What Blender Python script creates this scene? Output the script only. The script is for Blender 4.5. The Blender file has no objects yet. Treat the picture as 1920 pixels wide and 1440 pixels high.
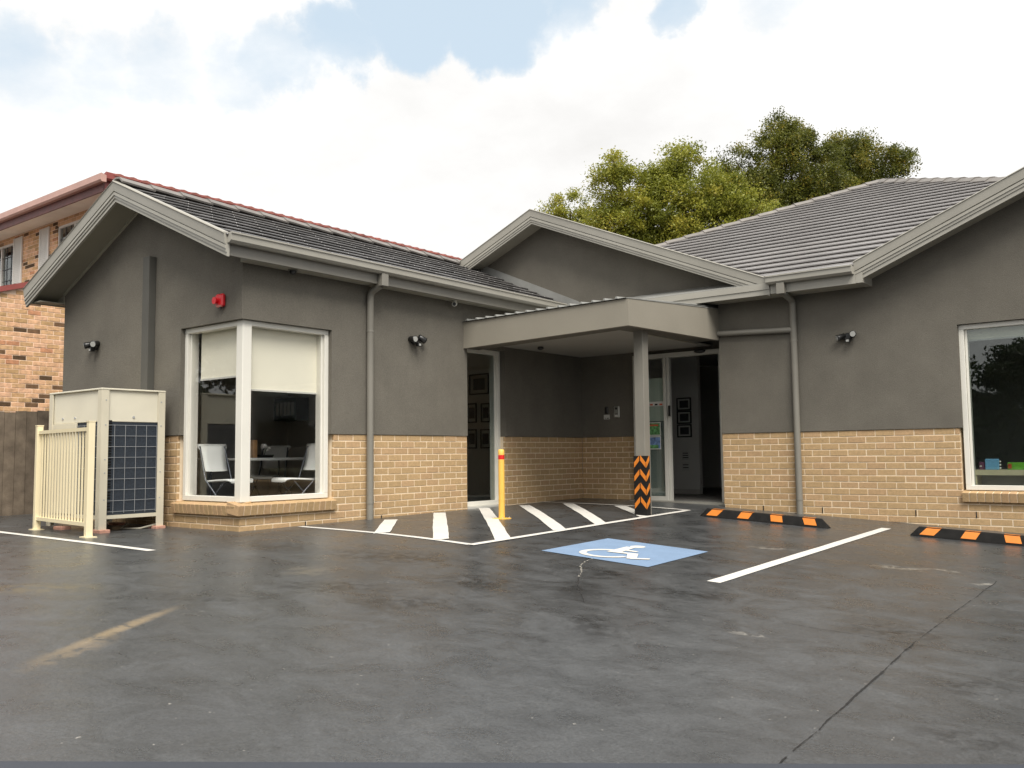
import bpy, bmesh, math, random
import numpy as np
from mathutils import Vector, Matrix
random.seed(7); rng = np.random.default_rng(11)
sc = bpy.context.scene
COL = sc.collection
R = math.radians

# ------------------------------------------------------------------ camera
cam_d = bpy.data.cameras.new('camera'); cam = bpy.data.objects.new('camera', cam_d); COL.objects.link(cam)
FW = Vector((-0.6193229, 0.7812275, 0.0782472)); RT = Vector((0.7830623, 0.6218509, -0.0107175)); UP = Vector((0.0570310, -0.0546349, 0.9968764))
M = Matrix.Identity(4)
for i in range(3):
    M[i][0] = RT[i]; M[i][1] = UP[i]; M[i][2] = -FW[i]
M[0][3], M[1][3], M[2][3] = 8.54734, -9.72558, 0.760057
cam.matrix_world = M
cam_d.sensor_width = 36.0; cam_d.lens = 1680.164 / 1920 * 36; cam_d.clip_start = 0.05; cam_d.clip_end = 2000
sc.camera = cam

# ------------------------------------------------------------------ world: daylight sky under broken bright cloud
SUN_AZ, SUN_EL = R(128), R(54)       # azimuth of the sun measured from +Y towards +X
w = bpy.data.worlds.new('World'); sc.world = w; w.use_nodes = True
nt = w.node_tree; nt.nodes.clear(); N = nt.nodes.new; L = nt.links.new
out = N('ShaderNodeOutputWorld'); bg = N('ShaderNodeBackground'); L(bg.outputs[0], out.inputs[0])
sky = N('ShaderNodeTexSky'); sky.sky_type = 'NISHITA'; sky.sun_disc = False
sky.sun_elevation = SUN_EL; sky.sun_rotation = SUN_AZ; sky.air_density = 1.0; sky.dust_density = 2.0; sky.ozone_density = 1.0
tc = N('ShaderNodeTexCoord'); sep = N('ShaderNodeSeparateXYZ'); L(tc.outputs['Generated'], sep.inputs[0])
def mth(op, a, b=None, c=None, clamp=False):
    n = N('ShaderNodeMath'); n.operation = op; n.use_clamp = clamp
    for i, v in enumerate((a, b, c)):
        if v is None: continue
        if isinstance(v, (int, float)): n.inputs[i].default_value = v
        else: L(v, n.inputs[i])
    return n.outputs[0]
zz = mth('ADD', mth('MAXIMUM', sep.outputs[2], 0.0), 0.28)
cx = mth('DIVIDE', sep.outputs[0], zz); cy = mth('DIVIDE', sep.outputs[1], zz)
cb = N('ShaderNodeCombineXYZ'); L(cx, cb.inputs[0]); L(cy, cb.inputs[1]); cb.inputs[2].default_value = 3.7
def wnoise(scale, detail, rough, off, dist=0.0):
    mp = N('ShaderNodeMapping'); mp.inputs['Location'].default_value = off; L(cb.outputs[0], mp.inputs[0])
    n = N('ShaderNodeTexNoise'); n.inputs['Scale'].default_value = scale; n.inputs['Detail'].default_value = detail
    n.inputs['Roughness'].default_value = rough; n.inputs['Distortion'].default_value = dist; L(mp.outputs[0], n.inputs['Vector'])
    return n.outputs['Fac']
n1 = wnoise(1.3, 9, 0.56, (2.1, 0.4, 0)); n2 = wnoise(4.2, 8, 0.6, (5.3, 1.7, 2)); n3 = wnoise(0.9, 5, 0.5, (9.1, 3.3, 1))
# openings in the cloud deck: (direction, angular radius in degrees, depth)
gaps = [((-0.868, 0.355, 0.362), 2.6, 0.34), ((-0.835, 0.41, 0.376), 2.6, 0.36), ((-0.806, 0.46, 0.384), 2.6, 0.40), ((-0.765, 0.525, 0.392), 2.6, 0.42), ((-0.735, 0.56, 0.404), 2.5, 0.46), ((-0.698, 0.6, 0.432), 2.4, 0.54), ((-0.643, 0.639, 0.446), 2.8, 0.62),
        ((-0.59, 0.679, 0.462), 2.8, 0.64), ((-0.545, 0.71, 0.462), 2.6, 0.60), ((-0.534, 0.724, 0.470), 2.6, 0.50), ((-0.408, 0.796, 0.452), 1.8, 0.50), ((-0.322, 0.839, 0.450), 2.2, 0.32),
        ((-0.60, 0.63, 0.50), 3, 0.35), ((-0.7, 0.2, 0.68), 9, .4), ((0.5, 0.5, 0.7), 12, .4), ((0.3, -0.7, 0.64), 9, .4), ((0.8, -0.3, 0.5), 8, .4), ((-0.9, -0.3, 0.3), 7, .4)]
tot = None
def warp(scale, amt, src, detail=6):
    n = N('ShaderNodeTexNoise'); n.inputs['Scale'].default_value = scale; n.inputs['Detail'].default_value = detail; n.inputs['Roughness'].default_value = .6; L(tc.outputs['Generated'], n.inputs['Vector'])
    a = N('ShaderNodeVectorMath'); a.operation = 'SUBTRACT'; L(n.outputs['Color'], a.inputs[0]); a.inputs[1].default_value = (.5, .5, .5)
    m_ = N('ShaderNodeVectorMath'); m_.operation = 'MULTIPLY_ADD'; L(a.outputs[0], m_.inputs[0]); m_.inputs[1].default_value = (amt, amt, amt); L(src, m_.inputs[2]); return m_.outputs[0]
nrmv = N('ShaderNodeVectorMath'); nrmv.operation = 'NORMALIZE'; L(warp(9, .13, tc.outputs['Generated'], 8), nrmv.inputs[0])
for d, rad, dep in gaps:
    v = N('ShaderNodeVectorMath'); v.operation = 'DOT_PRODUCT'; L(nrmv.outputs[0], v.inputs[0]); v.inputs[1].default_value = Vector(d).normalized()
    mr = N('ShaderNodeMapRange'); mr.interpolation_type = 'SMOOTHERSTEP'; L(v.outputs['Value'], mr.inputs[0])
    mr.inputs[1].default_value = math.cos(R(rad * 1.55)); mr.inputs[2].default_value = math.cos(R(rad * .25)); mr.inputs[3].default_value = 0; mr.inputs[4].default_value = dep
    tot = mr.outputs[0] if tot is None else mth('MAXIMUM', tot, mr.outputs[0])
cov = mth('SUBTRACT', mth('ADD', mth('MULTIPLY', n1, 0.75), mth('MULTIPLY', n2, 0.42)), tot)
mask = N('ShaderNodeMapRange'); mask.interpolation_type = 'SMOOTHSTEP'; L(cov, mask.inputs[0]); mask.inputs[1].default_value = 0.02; mask.inputs[2].default_value = 0.44
shade = N('ShaderNodeMapRange'); L(mth('ADD', mth('MULTIPLY', n3, .6), mth('MULTIPLY', n2, .4)), shade.inputs[0]); shade.inputs[1].default_value = 0.36; shade.inputs[2].default_value = 0.62
ccol = N('ShaderNodeMix'); ccol.data_type = 'RGBA'; L(shade.outputs[0], ccol.inputs['Factor'])
ccol.inputs['A'].default_value = (5.65, 5.58, 5.48, 1); ccol.inputs['B'].default_value = (7.1, 7.05, 6.95, 1)
skyb = N('ShaderNodeMix'); skyb.data_type = 'RGBA'; skyb.inputs['Factor'].default_value = 0.8; L(sky.outputs[0], skyb.inputs['A']); skyb.inputs['B'].default_value = (4.65, 5.5, 6.15, 1)
mx = N('ShaderNodeMix'); mx.data_type = 'RGBA'; L(mask.outputs[0], mx.inputs['Factor']); L(skyb.outputs['Result'], mx.inputs['A']); L(ccol.outputs['Result'], mx.inputs['B'])
L(mx.outputs['Result'], bg.inputs[0]); bg.inputs[1].default_value = 0.1

sun_d = bpy.data.lights.new('sun', 'SUN'); sun = bpy.data.objects.new('sun', sun_d); COL.objects.link(sun)
sun_d.energy = 3.0; sun_d.angle = R(36); sun_d.color = (1, .95, .87)
sdir = Vector((math.sin(SUN_AZ) * math.cos(SUN_EL), math.cos(SUN_AZ) * math.cos(SUN_EL), math.sin(SUN_EL)))
sun.rotation_euler = sdir.to_track_quat('Z', 'Y').to_euler(); sun.location = (0, 0, 40)
vs = sc.view_settings; vs.view_transform = 'Standard'; vs.look = 'None'; vs.exposure = 0.68; vs.gamma = 1.0; vs.use_curve_mapping = False
sc.render.engine = 'CYCLES'; sc.cycles.use_denoising = True; sc.cycles.max_bounces = 8; sc.cycles.transparent_max_bounces = 12; sc.cycles.caustics_reflective = False; sc.cycles.caustics_refractive = False

# ------------------------------------------------------------------ materials
MT = {}
def mat(name, col, rough=.7, var=.12, vscale=3.0, bump=0.0, bscale=80.0, spec=.5, metal=0.0, rnd=0.0, coat=0.0, ramp=None, speck=0.0, wear=0.0, drip=0.0):
    m = bpy.data.materials.new(name); m.use_nodes = True; t = m.node_tree; b = t.nodes['Principled BSDF']
    b.inputs['Roughness'].default_value = rough; b.inputs['Metallic'].default_value = metal
    b.inputs['Specular IOR Level'].default_value = spec; b.inputs['Coat Weight'].default_value = coat
    g = t.nodes.new('ShaderNodeNewGeometry')
    def noise(s, det=5, ro=.55):
        n = t.nodes.new('ShaderNodeTexNoise'); n.inputs['Scale'].default_value = s; n.inputs['Detail'].default_value = det; n.inputs['Roughness'].default_value = ro
        t.links.new(g.outputs['Position'], n.inputs['Vector']); return n.outputs['Fac']
    def mix(f, a, b_, mode='MIX'):
        n = t.nodes.new('ShaderNodeMix'); n.data_type = 'RGBA'; n.blend_type = mode
        for s, v in ((n.inputs['Factor'], f), (n.inputs['A'], a), (n.inputs['B'], b_)):
            if isinstance(v, (int, float)): s.default_value = v
            elif isinstance(v, tuple): s.default_value = (*v[:3], 1)
            else: t.links.new(v, s)
        return n.outputs['Result']
    c = tuple(col)
    if ramp:
        oi = t.nodes.new('ShaderNodeObjectInfo'); cr = t.nodes.new('ShaderNodeValToRGB'); cr.color_ramp.interpolation = 'CONSTANT'
        e = cr.color_ramp.elements
        while len(e) < len(ramp): e.new(0.5)
        for i, (p_, q) in enumerate(ramp): e[i].position = p_; e[i].color = (*q, 1)
        t.links.new(oi.outputs['Random'], cr.inputs[0]); cur = cr.outputs[0]
    else:
        cur = c
    if var:
        mr = t.nodes.new('ShaderNodeMapRange'); t.links.new(noise(vscale), mr.inputs[0]); mr.inputs[1].default_value = .3; mr.inputs[2].default_value = .7
        mr.inputs[3].default_value = 1 - var; mr.inputs[4].default_value = 1 + var
        cur = mix(1.0, cur, mr.outputs[0], 'MULTIPLY')
    if rnd:
        oi = t.nodes.new('ShaderNodeObjectInfo'); mr = t.nodes.new('ShaderNodeMapRange'); t.links.new(oi.outputs['Random'], mr.inputs[0])
        mr.inputs[3].default_value = 1 - rnd; mr.inputs[4].default_value = 1 + rnd
        cur = mix(1.0, cur, mr.outputs[0], 'MULTIPLY')
    if speck:
        mr = t.nodes.new('ShaderNodeMapRange'); t.links.new(noise(140, 2), mr.inputs[0]); mr.inputs[1].default_value = .35; mr.inputs[2].default_value = .65
        mr.inputs[3].default_value = 1 - speck; mr.inputs[4].default_value = 1 + speck
        cur = mix(1.0, cur, mr.outputs[0], 'MULTIPLY')
    if drip:
        mp = t.nodes.new('ShaderNodeMapping'); mp.inputs['Scale'].default_value = (5, 5, .45); t.links.new(g.outputs['Position'], mp.inputs[0])
        n = t.nodes.new('ShaderNodeTexNoise'); n.inputs['Scale'].default_value = 1.6; n.inputs['Detail'].default_value = 7; n.inputs['Roughness'].default_value = .65; t.links.new(mp.outputs[0], n.inputs['Vector'])
        mr = t.nodes.new('ShaderNodeMapRange'); t.links.new(n.outputs['Fac'], mr.inputs[0]); mr.inputs[1].default_value = .32; mr.inputs[2].default_value = .68; mr.inputs[3].default_value = 1 - drip; mr.inputs[4].default_value = 1 + drip
        cur = mix(1.0, cur, mr.outputs[0], 'MULTIPLY')
    if wear:
        mr = t.nodes.new('ShaderNodeMapRange'); t.links.new(noise(26, 8, .75), mr.inputs[0]); mr.inputs[1].default_value = .60; mr.inputs[2].default_value = .72; mr.inputs[3].default_value = 0; mr.inputs[4].default_value = wear
        cur = mix(mr.outputs[0], cur, (.06, .06, .058))
    if isinstance(cur, tuple): b.inputs['Base Color'].default_value = (*cur, 1)
    else: t.links.new(cur, b.inputs['Base Color'])
    if bump:
        bn = t.nodes.new('ShaderNodeBump'); bn.inputs['Strength'].default_value = bump; bn.inputs['Distance'].default_value = .01
        t.links.new(noise(bscale, 6, .6), bn.inputs['Height']); t.links.new(bn.outputs[0], b.inputs['Normal'])
    MT[name] = m; return m
mat('render', (.152, .140, .117), .9, .09, 2.3, .6, 110, .25, speck=.17, drip=.02)
mat('render_canopy', (.262, .240, .196), .85, .05, 1.3, .25, 160, .3, speck=.04)
mat('trim', (.35, .335, .292), .45, .06, 2.0, .0, 80, .45)
mat('trim_dark', (.215, .203, .175), .4, .06, 2.0, .0, 80, .45)
mat('soffit', (.36, .34, .28), .7, .05, 2, .0)
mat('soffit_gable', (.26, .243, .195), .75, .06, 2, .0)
mat('ceiling_light', (.36, .345, .31), .7, .04, 2)
mat('brick', (.42, .28, .15), .85, .10, 30, .5, 220, .25, speck=.10, ramp=[(0, (.482, .330, .176)), (.28, (.50, .342, .182)), (.52, (.462, .318, .168)), (.70, (.505, .338, .188)), (.88, (.478, .318, .176))])
mat('mortar', (.80, .665, .485), .95, .08, 20, .3, 260, .1)
mat('duct', (.075, .073, .064), .7, .08, 3)
mat('nb_brick', (.5, .33, .2), .9, .26, 13, .5, 150, .2, speck=.08, ramp=[(0, (.66, .40, .235)), (.22, (.60, .375, .205)), (.42, (.68, .415, .26)), (.58, (.55, .34, .175)), (.70, (.50, .245, .135)), (.78, (.47, .30, .15)), (.88, (.17, .10, .055)), (.95, (.10, .062, .035))])
mat('nb_mortar', (.86, .66, .50), .95, .08, 15, .3, 200, .1)
mat('tile', (.125, .12, .118), .22, .2, 5, .06, 120, .8, rnd=.25)
mat('ridge_cap', (.20, .185, .17), .5, .12, 6, .2, 90, .5, rnd=.12)
mat('tile_main', (.29, .278, .272), .2, .12, 3, .0, 100, .9, rnd=.08)
mat('flashing', (.26, .26, .245), .5, .15, 3, .05, 40, .5)
mat('frame', (.74, .72, .65), .4, .03, 3)
mat('frame_dim', (.56, .55, .50), .45, .04, 3)
mat('ac', (.61, .565, .445), .45, .05, 2.5)
mat('ac_top', (.68, .64, .52), .45, .05, 2.5)
mat('coil', (.022, .030, .042), .55, .3, 60, .5, 300, .4)
mat('wire', (.36, .37, .38), .4, .0)
mat('cream_metal', (.80, .70, .47), .42, .03, 3, coat=.2)
mat('yellow', (.86, .50, .095), .42, .05, 6)
mat('red', (.62, .02, .015), .35, .05, 8)
mat('red_siren', (.62, .012, .02), .3, .05, 8, coat=.3)
mat('orange', (.66, .20, .018), .5, .08, 14)
mat('rubber', (.012, .0115, .011), .85, .3, 12, .4, 160, .2)
mat('black_plastic', (.012, .012, .012), .35, .1, 10)
mat('lens', (.38, .38, .36), .2, .0)
mat('white_paint', (.62, .60, .555), .7, .06, 9, .2, 200, .3, wear=.7)
mat('blue_paint', (.19, .275, .405), .65, .06, 5, .2, 200, .3, wear=.5)
mat('timber', (.17, .135, .10), .9, .3, 6, .5, 60, .2, rnd=.28)
mat('nb_red', (.26, .060, .050), .45, .12, 4)
mat('nb_red_dark', (.12, .032, .026), .5, .2, 6)
mat('lean_roof', (.20, .165, .145), .8, .2, 6)
mat('nb_gutter', (.50, .30, .25), .45, .1, 4)
mat('nb_soffit', (.78, .70, .61), .8, .06, 3)
mat('nb_white', (.72, .70, .66), .5, .03, 3)
mat('nb_tile', (.28, .09, .07), .7, .25, 6, rnd=.2)
mat('dark', (.008, .008, .009), .5, .0)
mat('joint_dark', (.012, .011, .010), .9, .2, 20)
mat('int_wall', (.68, .67, .63), .85, .05, 2)
mat('int_floor', (.16, .15, .14), .6, .1, 3)
mat('int_ceiling', (.6, .6, .58), .85, 0)
mat('blind', (.92, .885, .74), .8, .02, 3)
mat('chair_white', (.78, .80, .78), .35, .02, 3)
mat('tube_grey', (.10, .11, .125), .35, .0, metal=.6)
mat('wood', (.45, .24, .10), .5, .2, 12)
mat('cupboard', (.50, .48, .44), .5, .03, 3)
mat('paper', (.62, .62, .58), .7, .0)
mat('shelf', (.72, .62, .40), .5, .05, 6)
mat('toy_blue', (.20, .46, .72), .5, .05, 9)
mat('toy_purple', (.16, .06, .11), .5, .1, 9)
mat('toy_green', (.18, .50, .05), .5, .2, 12)
mat('toy_red', (.55, .1, .04), .5, .1, 12)
mat('film', (.33, .42, .36), .4, .05, 2)
mat('film_dark', (.10, .14, .13), .35, .05, 2)
mat('petal', (.85, .83, .80), .6, .0)
mat('leaf_in', (.03, .07, .02), .5, .2, 20)
mat('bark', (.10, .075, .05), .9, .3, 8, .6, 40, .2)
mat('plate', (.40, .40, .36), .35, .05, 9, metal=.5)
mat('brick_pad', (.50, .27, .2), .9, .15, 20)
mat('poster_green', (.10, .28, .10), .5, .7, 26)
mat('poster_blue', (.13, .22, .42), .5, .6, 22)
mat('photo_dark', (.05, .05, .055), .4, .6, 14)
mat('cable', (.30, .28, .22), .5, .0)
def glass(name, tint, base_refl):
    m = bpy.data.materials.new(name); m.use_nodes = True; t = m.node_tree; t.nodes.clear()
    o = t.nodes.new('ShaderNodeOutputMaterial'); a = t.nodes.new('ShaderNodeBsdfTransparent'); g = t.nodes.new('ShaderNodeBsdfGlossy'); x = t.nodes.new('ShaderNodeMixShader')
    a.inputs[0].default_value = (*tint, 1); g.inputs['Roughness'].default_value = .0; g.inputs[0].default_value = (.95, .97, .96, 1)
    ge = t.nodes.new('ShaderNodeNewGeometry'); dp_ = t.nodes.new('ShaderNodeVectorMath'); dp_.operation = 'DOT_PRODUCT'; t.links.new(ge.outputs['Incoming'], dp_.inputs[0]); t.links.new(ge.outputs['Normal'], dp_.inputs[1])
    def mt_(op, a_, b_):
        n = t.nodes.new('ShaderNodeMath'); n.operation = op
        for i, v in enumerate((a_, b_)):
            if isinstance(v, (int, float)): n.inputs[i].default_value = v
            elif v is not None: t.links.new(v, n.inputs[i])
        return n.outputs[0]
    k = mt_('POWER', mt_('SUBTRACT', 1.0, mt_('ABSOLUTE', dp_.outputs['Value'], None)), 5.0)
    fac = mt_('ADD', mt_('MULTIPLY', k, 1 - base_refl), base_refl)
    t.links.new(fac, x.inputs[0]); t.links.new(a.outputs[0], x.inputs[1]); t.links.new(g.outputs[0], x.inputs[2]); t.links.new(x.outputs[0], o.inputs[0]); MT[name] = m
glass('glass', (.9, .92, .91), .045)
glass('glass_dark', (.80, .83, .82), .07)
glass('glass_blind', (.985, .985, .98), .04)

def brick_tex(name):
    m = bpy.data.materials.new(name); m.use_nodes = True; t = m.node_tree; b = t.nodes['Principled BSDF']; g = t.nodes.new('ShaderNodeNewGeometry'); sp = t.nodes.new('ShaderNodeSeparateXYZ'); t.links.new(g.outputs['Position'], sp.inputs[0])
    ad = t.nodes.new('ShaderNodeMath'); t.links.new(sp.outputs[0], ad.inputs[0]); t.links.new(sp.outputs[1], ad.inputs[1]); cb_ = t.nodes.new('ShaderNodeCombineXYZ'); t.links.new(ad.outputs[0], cb_.inputs[0]); t.links.new(sp.outputs[2], cb_.inputs[1])
    bt = t.nodes.new('ShaderNodeTexBrick'); bt.inputs['Scale'].default_value = 1; bt.inputs['Brick Width'].default_value = .24; bt.inputs['Row Height'].default_value = .086; bt.inputs['Mortar Size'].default_value = .005; bt.inputs['Bias'].default_value = -.35
    bt.inputs['Color1'].default_value = (.66, .41, .24, 1); bt.inputs['Color2'].default_value = (.17, .10, .055, 1); bt.inputs['Mortar'].default_value = (.86, .66, .50, 1); t.links.new(cb_.outputs[0], bt.inputs['Vector'])
    t.links.new(bt.outputs['Color'], b.inputs['Base Color']); b.inputs['Roughness'].default_value = .9; MT[name] = m
brick_tex('nb_brick_far')
# car park surface
DARK = [(x, y, rx, ry, R(an), (.009, .009, .0088), .8, th) for x, y, rx, ry, an, th in [(4.9, -4.36, .22, .55, 35, .36), (5.5, -5.15, .2, .45, 40, .40), (5.45, -3.9, .5, .3, 10, .44), (6.93, -4.0, .35, .3, 0, .44), (4.1, -4.63, .5, .35, 20, .42), (3.54, -5.5, .6, .3, 35, .44), (3.3, -6.28, .5, .3, 40, .45), (4.3, -5.5, .5, .3, 35, .45), (7.55, -4.94, .25, .2, 30, .44), (7.69, -5.76, .25, .2, 0, .44), (4.6, -3.6, .35, .25, 0, .42), (2.9, -4.2, .9, .4, 20, .44), (1.4, -4.5, .8, .4, 0, .44)]]
def ground_mat():
    m = bpy.data.materials.new('car_park'); m.use_nodes = True; t = m.node_tree; b = t.nodes['Principled BSDF']; NN = t.nodes.new; LL = t.links.new
    g = NN('ShaderNodeNewGeometry')
    def noise(s, det, ro, sc_=(1, 1, 1), rot=0, dist=0):
        mp = NN('ShaderNodeMapping'); mp.inputs['Scale'].default_value = sc_; mp.inputs['Rotation'].default_value = (0, 0, rot); LL(g.outputs['Position'], mp.inputs[0])
        n = NN('ShaderNodeTexNoise'); n.inputs['Scale'].default_value = s; n.inputs['Detail'].default_value = det; n.inputs['Roughness'].default_value = ro; n.inputs['Distortion'].default_value = dist
        LL(mp.outputs[0], n.inputs['Vector']); return n.outputs['Fac']
    def mr(v, a, b_, c, d, sm=True):
        n = NN('ShaderNodeMapRange'); n.interpolation_type = 'SMOOTHSTEP' if sm else 'LINEAR'; LL(v, n.inputs[0])
        for i, q in enumerate((a, b_, c, d)): n.inputs[i + 1].default_value = q
        return n.outputs[0]
    def mix(f, a, b_, mode='MIX'):
        n = NN('ShaderNodeMix'); n.data_type = 'RGBA'; n.blend_type = mode
        for s, v in ((n.inputs['Factor'], f), (n.inputs['A'], a), (n.inputs['B'], b_)):
            if isinstance(v, (int, float)): s.default_value = v
            elif isinstance(v, tuple): s.default_value = (*v[:3], 1)
            else: LL(v, s)
        return n.outputs['Result']
    def mul(a, b_):
        n = NN('ShaderNodeMath'); n.operation = 'MULTIPLY'
        for i, v in enumerate((a, b_)):
            if isinstance(v, (int, float)): n.inputs[i].default_value = v
            else: LL(v, n.inputs[i])
        return n.outputs[0]
    big = noise(.5, 9, .68, dist=.5); mid = noise(2.6, 10, .72, (1, 1.3, 1), .6, .6); fine = noise(95, 4, .7); trow = noise(1.3, 9, .7, (1, 2.0, 1), -.66, .5)
    c = mix(mr(mid, .32, .68, 0, 1), (.040, .0418, .0432), (.068, .0708, .073))
    c = mix(mr(big, .42, .66, 0, .42), c, (.024, .0242, .0242))
    c = mix(mr(trow, .52, .72, 0, .28), c, (.10, .102, .103))
    c = mix(mr(fine, .3, .7, 0, 1), mix(1.0, c, (.62, .62, .62), 'MULTIPLY'), mix(1.0, c, (1.38, 1.38, 1.38), 'MULTIPLY'))
    fl = noise(38, 2, .5)
    c = mix(mr(fl, .745, .775, 0, .55), c, (.5, .47, .42))
    brk = noise(9, 7, .7, dist=.5)
    # scuffs and dried mud: (x, y, half length, half width, angle, colour, strength, sharpness threshold)
    for (x, y, rx, ry, an, col, st, th) in [(3.66, -7.08, .60, .065, R(119), (.34, .25, .14), .6, .36), (3.95, -7.50, .42, .12, R(119), (.26, .19, .11), .4, .40), (2.2, -6.9, .5, .25, R(40), (.17, .125, .04), .35, .42), (2.9, -5.2, .22, .3, R(40), (.25, .21, .15), .3, .42),
            (4.953, -1.149, .30, .10, R(20), (.45, .42, .36), .55, .47), (6.27, -1.40, .30, .14, R(5), (.36, .34, .29), .5, .46), (6.60, -1.24, .2, .1, R(5), (.42, .40, .35), .5, .47), (7.0, -1.71, .18, .1, R(40), (.4, .38, .33), .5, .48), (6.3, -4.7, .14, .05, R(10), (.55, .52, .46), .6, .5)] + DARK:
        mp = NN('ShaderNodeMapping'); mp.vector_type = 'TEXTURE'; mp.inputs['Location'].default_value = (x, y, 0); mp.inputs['Rotation'].default_value = (0, 0, an); mp.inputs['Scale'].default_value = (rx, ry, 50); LL(g.outputs['Position'], mp.inputs[0])
        ln = NN('ShaderNodeVectorMath'); ln.operation = 'LENGTH'; LL(mp.outputs[0], ln.inputs[0])
        c = mix(mul(mul(mr(ln.outputs['Value'], .25, 1.15, 1, 0), mr(brk, th, th + .14, 0, 1)), st), c, col)
    LL(c, b.inputs['Base Color'])
    LL(mr(mid, .3, .72, .24, .42), b.inputs['Roughness']); b.inputs['Specular IOR Level'].default_value = 1.0
    bn = NN('ShaderNodeBump'); bn.inputs['Strength'].default_value = .35; bn.inputs['Distance'].default_value = .004; LL(noise(170, 4, .6), bn.inputs['Height'])
    b2 = NN('ShaderNodeBump'); b2.inputs['Strength'].default_value = .35; b2.inputs['Distance'].default_value = .02; LL(noise(5, 6, .6), b2.inputs['Height']); LL(bn.outputs[0], b2.inputs['Normal'])
    LL(b2.outputs[0], b.inputs['Normal']); MT['ground'] = m
ground_mat()
def leaf_mat(name, cols):
    m = bpy.data.materials.new(name); m.use_nodes = True; t = m.node_tree; b = t.nodes['Principled BSDF']
    at = t.nodes.new('ShaderNodeAttribute'); at.attribute_name = 'tint'; cr = t.nodes.new('ShaderNodeValToRGB'); e = cr.color_ramp.elements
    while len(e) < len(cols): e.new(.5)
    for i, c in enumerate(cols): e[i].position = i / (len(cols) - 1); e[i].color = (*c, 1)
    t.links.new(at.outputs['Fac'], cr.inputs[0]); t.links.new(cr.outputs[0], b.inputs['Base Color']); b.inputs['Roughness'].default_value = .5
    tr = t.nodes.new('ShaderNodeBsdfTranslucent'); t.links.new(cr.outputs[0], tr.inputs[0]); ms = t.nodes.new('ShaderNodeMixShader'); ms.inputs[0].default_value = .42
    o = t.nodes['Material Output']; t.links.new(b.outputs[0], ms.inputs[1]); t.links.new(tr.outputs[0], ms.inputs[2]); t.links.new(ms.outputs[0], o.inputs[0]); MT[name] = m
leaf_mat('leaf_light', [(.15, .17, .022), (.26, .28, .036), (.38, .375, .055), (.47, .38, .065)])
leaf_mat('leaf_dark', [(.06, .07, .012), (.125, .14, .02), (.20, .205, .03), (.42, .29, .045)])
leaf_mat('leaf_plain', [(.015, .03, .008), (.03, .05, .012), (.05, .075, .018)])

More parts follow.
